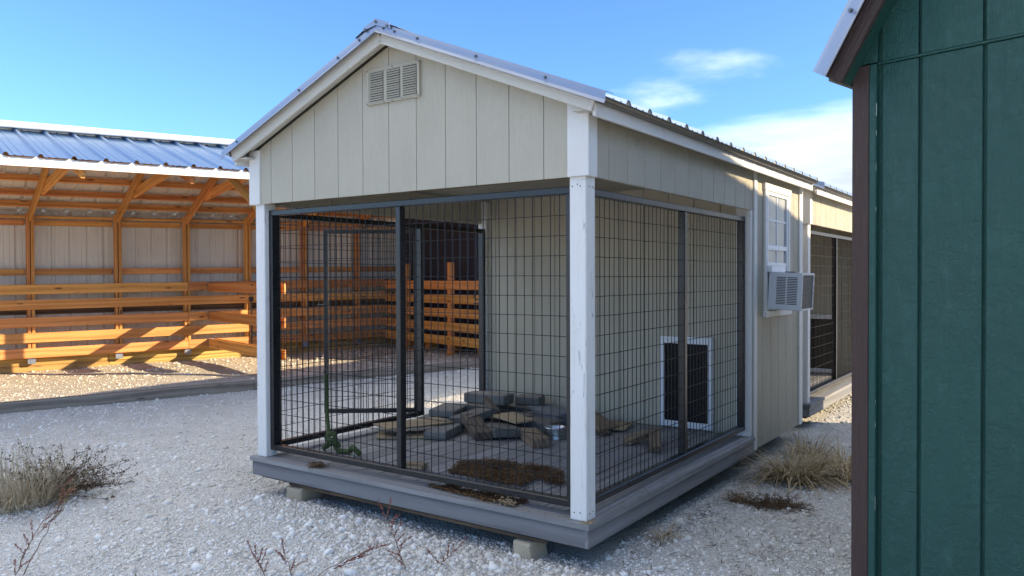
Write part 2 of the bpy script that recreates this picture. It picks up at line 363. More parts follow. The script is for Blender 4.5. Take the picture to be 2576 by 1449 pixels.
# ------------------------------------------------------------------ ground
def gz(x,y):
    h=.022*noise.noise(Vector((x*.45,y*.45,3.1)))+.012*noise.noise(Vector((x*1.7,y*1.7,8.2)))+.006*noise.noise(Vector((x*5,y*5,1.2)))
    h+=.045*math.exp(-((x+.75)**2/.5+(y+.42)**2/.05))+.03*math.exp(-((x+1.9)**2/.2+(y+.25)**2/.04))
    if -2.5<x<.1 and 0<y<3.7: h-=.01
    d=x*math.cos(.267)-y*math.sin(.267)+10.565
    if -.2<d<3.62 and x<-4: h+=.05
    return h
def axis_pts(lo,hi,st):
    a=list(np.arange(lo,hi+1e-6,st)); far=[]; d=st; x=hi
    while x<900: d*=1.5; x+=d; far.append(x)
    near=[]; d=st; x=lo
    while x>-900: d*=1.5; x-=d; near.append(x)
    return near[::-1]+a+far
gx=axis_pts(-12,4,.09); gy=axis_pts(-4,9,.09)
gv=[(x,y,gz(x,y) if -14<x<6 and -6<y<11 else 0) for y in gy for x in gx]; nx=len(gx)
gf=[(j*nx+i,j*nx+i+1,(j+1)*nx+i+1,(j+1)*nx+i) for j in range(len(gy)-1) for i in range(nx-1)]
gm=bpy.data.meshes.new('ground'); gm.from_pydata(gv,[],gf); gm.materials.append(M['ground']); gm.polygons.foreach_set('use_smooth',[True]*len(gm.polygons))
link('ground',gm,kind='structure')

# ------------------------------------------------------------------ dog kennel
WD=2.42; ZD=.236; ZT=1.845; YB=2.36; YE=3.65; RX=-1.21; SL=.405
ZF=2.64                              # underside of the rake boards at the ridge
def zroof(x): return ZF-SL*abs(x-RX)   # underside line of the rake boards
def kennel():
    K=thing('dog_kennel',(0,0,0),'','')
    # --- deck
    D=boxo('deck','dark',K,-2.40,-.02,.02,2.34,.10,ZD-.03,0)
    c=.034; w=.14
    mit=lambda nm,poly:polyo(nm,'deck' if nm=='nosing_board' else 'decky',D,poly,lambda p,q,t:(p,q,t),ZD-.025,ZD)
    g=.0015
    mit('nosing_board',[(-WD-c+g,-c),(c-g,-c),(c-w-g,w-c),(-WD-c+w+g,w-c)])
    mit('edge_board',[(c,-c+g),(c,YB),(c-w,YB),(c-w,w-c+g)])
    mit('edge_board',[(-WD-c,-c+g),(-WD-c+w,w-c+g),(-WD-c+w,YB),(-WD-c,YB)])
    x=-WD-c+w+.004
    while x<c-w-.02:
        x1=min(x+.136,c-w-.004); boxo('deck_board','decky',D,x,x1,w-c+.004,YB,ZD-.026,ZD-.002,.003); x+=.143
    boxo('skirt_board','skirt',D,-WD-.022,.021,-.022,-.002,.12,ZD-.0265,.002)
    baro('skirt_board','skirt',D,(.012,-.0225,.1655),(.012,YB-.01,.1655),.019,.089,.002)
    baro('skirt_board','skirt',D,(-WD-.012,-.0015,.1655),(-WD-.012,YB-.01,.1655),.019,.089,.002)
    boxo('skid_beam','timber',K,-2.14,-.25,.02,.11,.082,.118,.004)
    boxo('skid_beam','timber',K,-2.14,-.25,1.7,1.79,.082,.118,.004)
    for sx in (-2.0,-.35): baro('runner','timber',K,(sx,2.5,.06),(sx,3.6,.06),.09,.12,.004)
    # --- posts
    a=.089
    for px in (-a,-WD): boxo('post','post',K,px,px+a,0,a,ZD,ZT+.2,.005)
    boxo('post','post',K,-WD,-WD+a,YB-.02,YB+.07,ZD,ZT+.2,.005)
    boxo('post','post',K,-.10,.008,YB-.02,YB+.025,ZD,ZT+.2,.004)
    for (hx,hy,hz) in ((-.066,-.001,.272),(-.034,-.001,.276),(-.072,-.001,1.80),(-.045,-.001,1.808),(-.03,-.001,1.80)): MB().box(hx-.0022,hx+.002,-.0012,.0,hz-.003,hz+.004,.0).build('nail_hole','dark',K)
    for (hy,hz) in ((.03,.27),(.062,.275),(.03,1.80),(.06,1.80),(.075,1.795)): MB().box(-.0002,.0012,hy-.002,hy+.0018,hz-.004,hz+.003,.0).build('nail_hole','dark',K)
    # --- front gable wall
    G=polyo('gable_wall','panel',K,[(-WD+.01,ZT+.01),(-.01,ZT+.01),(-.01,zroof(-.01)+.03),(RX,ZF+.03),(-WD+.01,zroof(-WD+.01)+.03)],lambda p,q,t:(p,t,q),.002,.024)
    xs=[-WD+.062]+[-2.249+.2025*k for k in range(11)]+[-.089]
    for i in range(len(xs)-1):
        p0,p1=xs[i]+.002,xs[i+1]-.002; poly=[(p0,ZT),(p1,ZT),(p1,zroof(p1)+.02)]
        if p0<RX<p1: poly.append((RX,ZF+.02))
        poly.append((p0,zroof(p0)+.02)); polyo('plank','siding',G,poly,lambda p,q,t:(p,t,q),-.010,.0025)
    # --- side header walls, seen outside and from within the run
    for sx,name in ((0,'r'),(-WD,'l')):
        sg=1 if sx==0 else -1
        H=boxo('header_wall','panel',K,min(sx-sg*.024,sx-sg*.002),max(sx-sg*.024,sx-sg*.002),.026,YB+.03,ZT+.01,2.13,0)
        y=.075
        for k in range(12):
            y0=.0065+.2*k if k else .078; y1=.0065+.2*(k+1); y1=min(y1,YB+.03)
            if y1-y0<.03: continue
            x0,x1=sorted((sx+sg*.010,sx-sg*.0025)); boxo('plank','siding_worn',H,x0,x1,y0+.002,y1-.002,ZT,2.125,.002)
            x0,x1=sorted((sx-sg*.0245,sx-sg*.036)); boxo('plank','siding',H,x0,x1,max(y0,.10)+.003,y1-.003,ZT+.006,2.05,.002)
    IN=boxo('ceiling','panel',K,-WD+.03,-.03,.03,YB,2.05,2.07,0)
    boxo('beam','oldwood',K,-WD+a+.002,-a-.002,.026,.060,ZT+.003,ZT+.10,.003)
    # --- corner trims above the posts
    for sx in (0,-WD):
        sg=1 if sx==0 else -1
        x0,x1=sorted((sx+sg*.025,sx-sg*.089)) if sx==0 else (sx-.037,sx+.068)
        boxo('corner_trim','trimz',K,x0,x1,-.020,-.0035,ZT-.002,zroof((x0+x1)/2)+.03,.003)
        x0,x1=sorted((sx+sg*.0055,sx+sg*.020)) if sx==0 else (sx-.036,sx-.0055)
        boxo('corner_trim','trimz',K,x0,x1,-.003,.076,ZT-.002,2.128,.003)
    # --- rear wall of the run with the dog door
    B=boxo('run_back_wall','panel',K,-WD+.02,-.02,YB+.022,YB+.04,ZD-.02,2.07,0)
    x=-WD+.088
    xs=[x]+[-2.249+.2025*k for k in range(11)]+[-.101]
    for i in range(len(xs)-1): boxo('plank','siding',B,xs[i]+.002,xs[i+1]-.002,YB+.008,YB+.0215,ZD,2.06,.002)
    DD=boxo('dog_door','rubber',K,-.655,-.305,YB-.002,YB+.006,.285,.885,.001)
    for q in ((-.688,-.653,.248,.927),(-.308,-.273,.248,.927)): boxo('door_frame','vinyl',DD,*q[:2],YB-.022,YB+.007,*q[2:],.003)
    for q in ((-.6525,-.3085,.2485,.292),(-.6525,-.3085,.876,.9265)): boxo('door_frame','vinyl',DD,*q[:2],YB-.020,YB+.0065,*q[2:],.003)
    # --- closed room behind
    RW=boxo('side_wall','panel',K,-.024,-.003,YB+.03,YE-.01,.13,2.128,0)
    y=YB+.09; k=0
    ys=[YB+.088,2.606,2.808,3.011,3.213,3.416,3.568]
    for i in range(len(ys)-1): boxo('plank','siding_worn',RW,-.0025,.010,ys[i]+.002,ys[i+1]-.002,.13,2.127,.002)
    boxo('corner_trim','trimz',K,.0085,.021,YB+.026,YB+.088,.128,2.129,.003)
    boxo('corner_trim','trimz',K,.0055,.022,YE-.085,YE+.014,.128,2.129,.003)
    boxo('corner_trim','trimz',K,-.075,.0045,YE-.003,YE+.012,.128,2.129,.003)
    for nm,q in (('left_wall',(-WD-.01,-WD+.012,YB+.071,YE-.01)),('back_wall',(-WD-.01,-.03,YE-.012,YE))):
        wl=boxo(nm,'panel',K,*q,.13,2.128,0)
        if nm=='left_wall':
            for i in range(6): boxo('plank','siding',wl,-WD-.024,-WD-.0105,YB+.075+i*.2+.003,YB+.075+i*.2+.197,.13,2.126,.002)
        else:
            for i in range(12): boxo('plank','siding',wl,-WD+.2*i+.003,min(-WD+.2*i+.197,-.08),YE+.0005,YE+.0115,.13,2.126,.002)
    polyo('back_gable','siding',K,[(-WD,2.129),(-.0,2.129),(RX,ZF+.02)],lambda p,q,t:(p,t,q),YE-.01,YE+.011)
    # fix children of walls: positions were given in kennel space
    for par in (D,G,RW,B,DD)+tuple(o for o in K.children if o.name.split('.')[0] in('header_wall','left_wall','back_wall')):
        for ch in par.children: ch.matrix_basis=Matrix.Translation(-par.matrix_basis.translation)@ch.matrix_basis
    # --- roof
    y0r,y1r=-.115,3.70; run=1.375; zr=2.725
    RF=None
    for sg in (1,-1):
        prof=rib_profile(y0r+.01,y1r,.229,.022,.11)
        mb=sheet(prof,lambda s,t,h:(RX+sg*t,s,zr-SL*t+h),0,run,1)
        o=mb.build('roof_sheet','roof',K)
        mod=o.modifiers.new('thickness','SOLIDIFY'); mod.thickness=.003; mod.offset=-1
        mb=MB(); q=.11-.229
        while q<y1r:
            if q-.03>y0r+.02:
                v=[(RX+sg*(run-.006),q+a_,zr-SL*(run-.006)+b_-.003) for a_,b_ in ((-.03,0),(-.012,.021),(.012,.021),(.03,0))]; mb.add(v+[(p_[0]-sg*.02,p_[1],p_[2]+SL*.02) for p_ in v],[(0,1,2,3),(7,6,5,4),(0,4,5,1),(1,5,6,2),(2,6,7,3),(3,7,4,0)])
            q+=.229
        mb.build('rib_closure','closure',K)
        o2=sheet([(y0r+.02,0),(y1r-.01,0)],lambda s,t,h:(RX+sg*t,s,zr-SL*t-.012),0,run-.03).build('roof_deck','panel',K)
        mod=o2.modifiers.new('thickness','SOLIDIFY'); mod.thickness=.012; mod.offset=0
        # rake board + metal rake trim with its kicked lip
        f=lambda t,z,y:(RX+sg*t,y,z)
        zb=lambda t:ZF-SL*t
        for yy,ww in ((-.102,.02),(YE+.03,.02)):
            L=1.308
            o=baro('rake_board','rakeboard',K,(RX+sg*.002,yy+ww/2,ZF+.040),(RX+sg*L,yy+ww/2,ZF+.040-SL*L),ww,.078,.003)
        mb=MB()
        prof=[(.075,.012),(0,.010),(-.002,-.004),(-.004,-.030),(-.016,-.046)]   # (y offset inwards, z offset)
        base=len(mb.v)
        for t in (0,run+.005):
            for (dy,dz) in prof: mb.v.append((RX+sg*t,-.124+dy,zr-SL*t+.012+dz))
        n=len(prof)
        for j in range(n-1): mb.f.append((j,j+1,n+j+1,n+j))
        tr=mb.build('rake_trim','galv',K); mod=tr.modifiers.new('thickness','SOLIDIFY'); mod.thickness=.0025; mod.offset=0
        for t in ((.05,.13,.29,.67,1.07) if sg>0 else (.13,.30,.63,1.22)):
            p=Vector((RX+sg*t,-.1275,zr-SL*t+.001)); s=MB().tube([p,p+Vector((0,-.003,0))],.0085,8).tube([p+Vector((0,-.003,0)),p+Vector((0,-.0085,0))],.005,6).build('screw','flag',tr)
        # eaves
        xe=RX+sg*1.308
        x0,x1=sorted((xe,xe-sg*.018)); boxo('fascia_board','trim',K,x0,x1,-.0815,YE+.028,2.100,2.178,.003) if False else baro('fascia_board','trim',K,(xe-sg*.009,-.0815,2.137),(xe-sg*.009,YE+.028,2.137),.018,.082,.003)
        x0,x1=sorted((xe-sg*.019,RX+sg*1.185)); boxo('soffit','rakeboard',K,x0,x1,-.0815,YE+.028,2.130,2.138,.001)
        for (ya,yb) in ((-.0815,-.021),): x0,x1=sorted((RX+sg*.03,RX+sg*1.19)); 
        x0,x1=sorted((xe+sg*.004,xe+sg*.034)); boxo('drip_edge','drip',K,x0,x1,-.10,y1r-.02,2.153,2.178,.003)
        # gable soffit between wall and rake board
        m,L=frame((RX+sg*.01,-.052,ZF+.030),(RX+sg*1.20,-.052,ZF+.030-SL*1.19)); link('soffit',bmesh_for((L,.058,.008),0,'rakeboard'),K,m)
    # ridge cap with folded end
    mb=MB(); pr=[(-.16,-.062),(-.03,-.003),(0,.012),(.03,-.003),(.16,-.062)]
    for y in (-.132,3.71):
        for q,h in pr: mb.v.append((RX+q,y,zr+.026+h))
    for j in range(4): mb.f.append((j,j+1,5+j+1,5+j))
    mb.add([(RX-.10,-.1335,zr-.012),(RX-.092,-.133,zr+.006),(RX,-.1335,zr+.040),(RX+.10,-.133,zr+.0),(RX+.112,-.1335,zr-.035),(RX+.0,-.1335,zr+.004)],[(0,1,2,5),(5,2,3,4)])
    rc=mb.build('ridge_cap','galv',K); mod=rc.modifiers.new('thickness','SOLIDIFY'); mod.thickness=.002; mod.offset=0
    for q,h in ((-.078,-.008),(0,.022),(.082,-.014)):
        p=Vector((RX+q,-.1345,zr+h)); MB().tube([p,p+Vector((0,-.007,0))],.0075,8).build('screw','flag',rc)
    # --- gable vent
    V=boxo('gable_vent','siding',K,-1.392,-1.0,-.020,-.0105,2.342,2.536,.002)
    vl=Vector(V.matrix_basis.translation)
    mb=MB().box(-.196,.196,-.0085,-.005,.085,.097).box(-.196,.196,-.0085,-.005,-.097,-.085).box(-.196,-.18,-.0085,-.005,-.085,.085).box(.18,.196,-.0085,-.005,-.085,.085)
    mb.build('vent_frame','siding',V)
    for cx in (-.12,.005,.125):
        mb=MB()
        for i in range(13):
            z=-.078+i*.0128
            mb.add([(cx-.05,-.0052,z),(cx+.05,-.0052,z),(cx+.05,-.0125,z-.0108),(cx-.05,-.0125,z-.0108)],[(0,1,2,3)])
        o=mb.build('louvre','siding',V); mod=o.modifiers.new('t','SOLIDIFY'); mod.thickness=.0012
        MB().box(cx-.05,cx+.05,-.0051,-.0048,-.088,.08).build('louvre_slot','dark',V)
    for q in ((-.188,.09),(.0,.092),(.19,.09),(-.19,-.09),(-.06,-.092),(.0,-.092),(.07,-.092),(.188,-.09)):
        p=Vector((q[0],-.009,q[1])); MB().tube([p,p+Vector((0,-.003,0))],.004,6).build('screw','flag',V)
    # --- mesh panels
    def panel(nm,P,ux,width,mulls,z0=.281,z1=1.806,fw=.034,fd=.05,wire=True,nrm=None):
        """frame in the plane through P along ux (unit), depth fd behind"""
        ux=Vector(ux); nn=Vector(nrm); T=Matrix(((ux.x,nn.x,0,P[0]),(ux.y,nn.y,0,P[1]),(0,0,1,0),(0,0,0,1)))
        mb=MB()
        mb.box(0,width,0,fd,z0,z0+fw,.003,T).box(0,width,0,fd,z1-fw,z1,.003,T).box(0,fw,0,fd,z0+fw,z1-fw,.002,T).box(width-fw,width,0,fd,z0+fw,z1-fw,.002,T)
        F=mb.build(nm,'steel',K)
        for mx in mulls: MB().box(mx-fw/2,mx+fw/2,.002,fd-.002,z0+fw+.0005,z1-fw-.0005,.003,T).build('mullion','steel',F)
        if wire:
            segs=[fw]+[q for mx in mulls for q in (mx-fw/2,mx+fw/2)]+[width-fw]
            for i in range(0,len(segs),2):
                mb=MB(); s0,s1=segs[i],segs[i+1]; n=max(1,round((s1-s0)/.0508)); 
                yv,yh=.024,.029; jit=lambda:random.uniform(-.0012,.0012)
                for k in range(1,n):
                    s=s0+(s1-s0)*k/n; pts=[T@Vector((s+jit(),yv+random.uniform(-.002,.002),z)) for z in (z0+fw-.004,.7,1.2,z1-fw+.004)]; mb.tube(pts,.0023,4,False)
                nz=round((z1-z0-2*fw)/.0988)
                for k in range(1,nz):
                    z=z0+fw+(z1-z0-2*fw)*k/nz; pts=[T@Vector((s,yh+random.uniform(-.002,.002),z+jit())) for s in np.linspace(s0-.003,s1+.003,5)]; mb.tube(pts,.0023,4,False)
                mb.build('wire_mesh','wire',F,kind='stuff')
        return F
    panel('mesh_panel',(-2.328,.030,0),(1,0,0),2.236,[2.328-1.215],nrm=(0,1,0))
    panel('mesh_panel',(-.030,.093,0),(0,1,0),2.245,[1.265-.093-.0],nrm=(-1,0,0),z1=1.80)
    panel('mesh_panel',(-2.39,.093,0),(0,1,0),1.43,[],nrm=(1,0,0),z1=1.80)
    # gate opening: rail above and rear jamb
    mb=MB().box(-2.39,-2.34,1.5235,2.30,1.766,1.80,.003).box(-2.39,-2.34,2.3005,2.337,.281,1.80,.003)
    J=mb.build('gate_jamb','steel',K)
    MB().tube([(-2.39,2.318,1.18),(-2.42,2.31,1.18),(-2.435,2.30,1.20),(-2.43,2.295,1.235)],.006,5).tube([(-2.39,2.318,1.155),(-2.42,2.308,1.15),(-2.44,2.298,1.145)],.006,5).build('latch_catch','steel',J)
    d=Vector((-2.985+2.395,1.09-1.535,0)); L=d.length; d.normalize()
    Gt=panel('gate',(-2.395+d.x*.012,1.535+d.y*.012,0),tuple(d),.745,[],z0=.300,z1=1.762,nrm=(-d.y,d.x,0),fd=.034)
    e=Vector((-2.395,1.535,0))+d*.757
    MB().tube([e+Vector((0,0,1.16)),e+d*.055+Vector((0,0,1.162))],.006,6).build('latch','steel',Gt)
    for z in (.55,1.5): MB().tube([(-2.392,1.535,z),(-2.392,1.535,z+.07)],.012,8).build('hinge','steel',Gt)
    # --- window with trim
    WN_=thing_part(K,'window',(.0,2.93,1.55))
    def wb(nm,mat,y0,y1,z0,z1,x0,x1,c=.003): return boxo(nm,mat,WN_,x0,x1,y0-2.93,y1-2.93,z0-1.55,z1-1.55,c)
    wb('window_trim','trimz',2.615,2.672,1.122,2.012,.0105,.030); wb('window_trim','trimz',3.205,3.262,1.122,2.012,.0105,.030)
    wb('window_trim','trim',2.600,3.278,2.0125,2.066,.0105,.034); wb('window_sill','trim',2.600,3.278,1.074,1.1215,.0105,.040)
    for q in ((2.673,2.698,1.123,2.0115),(3.179,3.204,1.123,2.0115)): wb('window_frame','vinyl',*q,.0105,.026)
    wb('window_frame','vinyl',2.6985,3.1785,1.985,2.0115,.0105,.0255); wb('window_frame','vinyl',2.6985,3.1785,1.123,1.15,.0105,.0255)
    wb('sash_rail','vinyl',2.6985,3.1785,1.575,1.612,.0105,.024); wb('sash_rail','vinyl',2.6985,3.1785,1.455,1.482,.0105,.021)
    ym=2.938
    wb('muntin','vinyl',ym-.008,ym+.008,1.612,1.985,.0105,.0185,.001); wb('muntin','vinyl',ym-.007,ym+.007,1.482,1.575,.0105,.017,.001)
    for (p,q) in ((2.6985,ym-.008),(ym+.008,3.1785)):
        wb('muntin','vinyl',p+.0005,q-.0005,1.792,1.807,.0105,.0180,.001)
        wb('pane','glass',p+.0006,q-.0006,1.8075,1.9845,.0105,.0135,0); wb('pane','glass',p+.0006,q-.0006,1.6125,1.7915,.0105,.0135,0)
        wb('pane','glass',p+.0006,q-.0006,1.4825,1.5745,.0105,.0125,0)
    wb('sash_panel','vinyl',2.6985,3.1785,1.15,1.4545,.0105,.016,.001)
    return K
def thing_part(parent,name,loc):
    """a part that carries sub-parts: its own mesh is the opening behind them"""
    return MB().box(.0101,.0104,-.24,.24,-.42,.45).build(name,'dark',parent,xf=Matrix.Translation((0,loc[1],loc[2])))
K1=kennel()
tag(K1,'beige kennel shed with open mesh run, nearest the camera, air conditioner in its side window','kennel','beige dog kennels in a row')
K2=copy_tree(K1); K2.location=(-.037,4.06,0)
tag(K2,'second beige kennel shed standing behind the near one, its side in full sun','kennel','beige dog kennels in a row')
K_SHADE=copy_tree(K1); K_SHADE.location=(-.06,8.12,0)  # unseen copy, added to cast shade on the pen fence
tag(K_SHADE,'third kennel copy added out of view to shade the pen fence','kennel','beige dog kennels in a row')

# ------------------------------------------------------------------ open livestock shed on the left
TH=.267
SN=Vector((math.cos(TH),-math.sin(TH),0)); SU=Vector((math.sin(TH),math.cos(TH),0))
SB=SN*(-10.565)
U0,U1=-4.6,5.42
SH=thing('livestock_shed',SB,'open timber livestock shed with metal roof and orange board rails inside','shed',-TH)
shear=lambda u,z: z*(1+.008*(u+.2))
RD,RZ=2.02,3.20                        # ridge distance from the rear wall, height of the roof sheet there
KR,KF=.41,.30
def zrear(d): return RZ-KR*(RD-d)
def zfront(d): return RZ-KF*(d-RD)
# rear wall sheets
WS=None
u=U0
while u<U1-.01:
    u1=min(u+.916,U1); mb=sheet(rib_profile(u,u1,.229,.02,.03),lambda s,t,h:(-.02-h,s,shear(s,t)),.10,2.366); o=mb.build('wall_sheet','liner',SH); u=u1
# sill boards at the foot of the wall
for (z0,z1,d0,d1) in ((.0,.125,.05,.095),(.128,.245,.045,.088)):
    u=U0
    while u<U1-.1:
        u1=min(u+2.44,U1); boxo('sill_board','sill',SH,d0,d1,u+.002,u1-.002,z0,z1,.004); u=u1
PU=[-3.86,-2.84,-1.80,-.745,.40,1.41,2.405,3.413,4.47]
for p in PU:
    for q in (-.047,.006): boxo('post','pinez',SH,.10,.19,p+q,p+q+.041,.16,shear(p,2.33),.003)
    boxo('post_bracket','galv',SH,.1895,.1925,p-.05,p+.05,.16,.26,0)
# girts between posts and kick boards in front
for z0,z1,d0,d1 in ((2.155,2.235,.0,.045),(1.435,1.525,.02,.06)):
    u=U0
    for p in PU+[U1]:
        if p-u>.3: m,L=frame((.5*(d0+d1),u+.05,shear(u,(z0+z1)/2)),(.5*(d0+d1),p-.05,shear(p,(z0+z1)/2))); link('girt',bmesh_for((L,d1-d0,z1-z0),.003,'pine'),SH,m)
        u=p
baro('eave_purlin','pine',SH,(.06,U0,shear(U0,2.275)),(.06,U1,shear(U1,2.275)),.09,.04)
for zt in (1.300,1.079,.827,.605,.386):
    cuts=[U0,-2.86,1.41,U1] if zt in (1.300,.827,.386) else [U0,-1.82,3.41,U1]
    for i in range(len(cuts)-1):
        a,b=cuts[i]+.002,cuts[i+1]-.002; baro('kick_board','pine',SH,(.212,a,shear(a,zt-.07)),(.212,b,shear(b,zt-.07)),.038,.14,.004)
baro('kick_board','timber',SH,(.03,U0,.93),(.03,U1,.93),.03,.14,.004)
# frames: rear rafter, tie, front rafter
for p in PU:
    sz=lambda d,z:(d,p,shear(p,z))
    baro('rafter','pine',SH,sz(.12,zrear(.12)-.16),sz(RD,zrear(RD)-.16),.042,.14,.003)
    baro('rafter','pine',SH,sz(RD+.01,zfront(RD)-.16),sz(3.70,zfront(3.70)-.16),.042,.14,.003)
    m,L=frame((.98,p+.043,shear(p,zrear(.98)-.185)),(3.06,p+.043,shear(p,2.775))); link('tie',bmesh_for((L,.04,.13),.003,'pine'),SH,m)
    boxo('gusset','galv',SH,RD-.12,RD+.12,p-.023,p-.0215,shear(p,2.96),shear(p,3.08),0)
for d in (.34,.66,1.04,1.50,1.92): baro('purlin','pine',SH,(d,U0,shear(U0,zrear(d)-.068)),(d,U1,shear(U1,zrear(d)-.068)),.038,.038+.045,.003,up=(-.38,0,.92))
for d in (2.3,2.8,3.3): baro('purlin','pine',SH,(d,U0,shear(U0,zfront(d)-.068)),(d,U1,shear(U1,zfront(d)-.068)),.038,.08,.003)
# roof sheets
for nm,fz,d0,d1 in (('roof_sheet',zrear,-.12,RD),('roof_sheet',zfront,RD,3.86)):
    u=U0-.1
    while u<U1:
        u1=min(u+.916,U1+.1)
        mb=sheet(rib_profile(u,u1,.305,.030,.06),lambda s,t,h:(t,s,shear(s,fz(t))+h),d0,d1)
        o=mb.build(nm,'shedroof' if fz is zfront else 'liner',SH); u=u1
# white trims, header and front posts
boxo
baro('ridge_trim','white_metal',SH,(RD+.01,U0-.1,shear(U0,RZ+.045)),(RD+.01,U1+.1,shear(U1,RZ+.045)),.30,.075,.02)
mb=sheet([(U0-.1+k*.305/6,(.006,.006,.006,.022,.006,.006)[k%6]) for k in range(int((U1-U0+.2)/.305*6)+1)],lambda s,t,h:(3.812,s,shear(s,zfront(3.812)-.028+t*(-.085)+ (h if t==0 else 0))),0,1)
o=mb.build('eave_trim','white_metal',SH); md=o.modifiers.new('t','SOLIDIFY'); md.thickness=.006
baro('header','pine',SH,(3.72,U0,shear(U0,2.545)),(3.72,U1,shear(U1,2.545)),.04,.14,.003) if False else baro('header','pine',SH,(3.765,U0,shear(U0,2.585)),(3.765,U1,shear(U1,2.585)),.05,.07,.003)
for p in (-3.3,1.60):
    boxo('front_post','pinez',SH,2.98,3.11,p-.065,p+.065,0,shear(p,2.72),.004)
    for sg in (-1,1):
        if p+sg*.7<U1: baro('knee_brace','pine',SH,(3.045,p+sg*.07,2.22),(3.045,p+sg*.52,shear(p,2.64)),.038,.10,.003)
# raised floor of the stalls, warm bounce light painted into its colour
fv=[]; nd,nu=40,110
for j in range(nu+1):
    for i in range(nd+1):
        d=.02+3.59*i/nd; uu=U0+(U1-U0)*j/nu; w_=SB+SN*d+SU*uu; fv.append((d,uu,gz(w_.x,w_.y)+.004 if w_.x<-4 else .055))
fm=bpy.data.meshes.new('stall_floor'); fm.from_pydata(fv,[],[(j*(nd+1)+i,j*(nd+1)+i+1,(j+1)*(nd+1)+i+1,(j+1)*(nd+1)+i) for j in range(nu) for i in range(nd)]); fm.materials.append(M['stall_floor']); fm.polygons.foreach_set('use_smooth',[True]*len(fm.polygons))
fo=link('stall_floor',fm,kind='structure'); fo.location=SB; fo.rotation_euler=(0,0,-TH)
# ground timber along the open front
u=U0
for a,b in ((U0,1.10),(1.104,2.55),(2.554,U1+2.6)): baro('ground_timber','grey_timber',SH,(3.67,a,.045),(3.67,b,.045),.13,.13,.008)

# stall divider: rails standing out from the rear wall, a thing of its own
DV=thing('stall_divider',SB+SU*1.78+SN*1.6,'pairs of orange rails dividing the stall, running out from the shed wall','stall divider',-TH)
for zt in (1.300,.834,.396):
    for q in (-.045,.045): baro('rail','pine',DV,(-1.355,q,zt-.07),(1.40,q,zt-.07),.038,.14,.004)
    boxo('bracket','galv',DV,-1.362,-1.357,-.07,.07,zt-.14,zt-.0,0)
# black latch post on the shed wall
LP=MB().tube([(.26,0,.22),(.255,.01,.55),(.262,-.005,.80),(.26,0,1.02)],.014,6).box(.24,.275,-.035,.035,.99,1.06,.004)
o=LP.build('pole_latch','steel',None); o.location=SB+SU*2.42; o.rotation_euler=(0,0,-TH); tag(o,'thin black latch rod fixed upright against the orange rails','latch')

# end-of-pen fence and the dark metal building beyond it
PF=thing('pen_fence',SB+SU*5.02+SN*.3,'orange five board fence in front of the navy metal wall','fence',-TH)
for zt in (1.320,1.085,.85,.615,.385): baro('board','pine',PF,(-.05,0,zt-.075),(3.3,0,zt-.075),.038,.15,.004)
for d in (.60,1.98,3.15): boxo('post','pinez',PF,d-.05,d+.05,.022,.11,.08,1.63,.004)
for d in (.60,1.98,3.15): boxo('foot','pine',PF,d-.06,d+.06,-.02,.16,0,.078,.004)
NB=thing('partition_wall',SB+SU*5.43,'navy ribbed metal wall on a raised timber sill closing off the stalls','wall',-TH)
d_=-.06
while d_<3.45:
    d1=min(d_+.916,3.55); pr=rib_profile(d_,d1,.229,.024,.02,False); mb=MB(); n=len(pr)
    for k in (0,1):
        for s,h in pr: mb.v.append((s,-h,.30 if k==0 else shear(5.4,min(zrear(s),zfront(s)))-.03))
    for q in range(n-1): mb.f.append((q,q+1,n+q+1,n+q))
    mb.build('wall_sheet','navy',NB); d_=d1
polyo('wall_core','navy',NB,[(.02,.31),(3.5,.31),(3.5,zfront(3.5)),(RD,RZ),(.02,zrear(.02))],lambda p,q,t:(p,t,q),.006,.03)
boxo('skirt','navy',NB,.0,3.6,.12,.14,.0,.29,0)  # added board, stops sun coming through the gap under the sill
boxo('sill','oldwood',NB,.0,3.6,-.06,.10,.18,.295,.006)
for d in (.3,1.1,1.9,2.7,3.45): boxo('foot','pine',NB,d-.07,d+.07,-.05,.2,0,.178,.004)

# ------------------------------------------------------------------ green gambrel barn on the right
GA=R(-13)
ex=Vector((math.cos(GA),math.sin(GA),0)); ey=Vector((-math.sin(GA),math.cos(GA),0))
P0=Vector((0,0,0))
def raydir(x,y): return f2+r3*((x-1288)/1959.57)-u3*((y-724.5)/1959.57)
gp=CAM+raydir(2210,700)*2.85; gp.z=0
GL=6.0; GW=3.30; ZEV=2.13
GB=thing('green_barn',gp-ex*.105,'dark green gambrel shed with brown corner board, cut off by the right picture edge','shed',GA)
# local: x along the gable wall from its left corner, y depth. gable outline
XK,ZK,XR,ZR=.52,3.02,GW/2,3.66
out=[(.02,.14),(GW,.14),(GW,ZEV),(GW-XK,ZK),(XR,ZR),(XK,ZK),(.02,ZEV)]
def ztop(x):
    x=min(x,GW-x); return ZEV+(ZK-ZEV)*x/XK if x<XK else ZK+(ZR-ZK)*(x-XK)/(XR-XK)
GWl=polyo('gable_wall','green',GB,out,lambda p,q,t:(p,t,q),.012,.04)
cw=Vector(GWl.matrix_basis.translation)
grooves=[.105]+[.105+.1416+.2025*k for k in range(18)]
grooves=[g for g in grooves if g<GW-.1]+[GW]
ZS=2.152-.0
for i in range(len(grooves)-1):
    a,b=grooves[i]+(.006 if i else .012),grooves[i+1]-.006
    boxo('plank','green',GWl,a,b,0,.0115,.14,ZS-.006,.0025)
    up=[(a,ZS+.006),(b,ZS+.006),(b,ztop(b)-.02)]
    for k in (XK,XR,GW-XK):
        if a<k<b: up.append((k,ztop(k)-.02))
    up.append((a,ztop(a)-.02))
    if ztop(a)-.02>ZS+.01: polyo('plank','green',GWl,up,lambda p,q,t:(p,t,q),-.002,.0115)
a,b=.0,.100
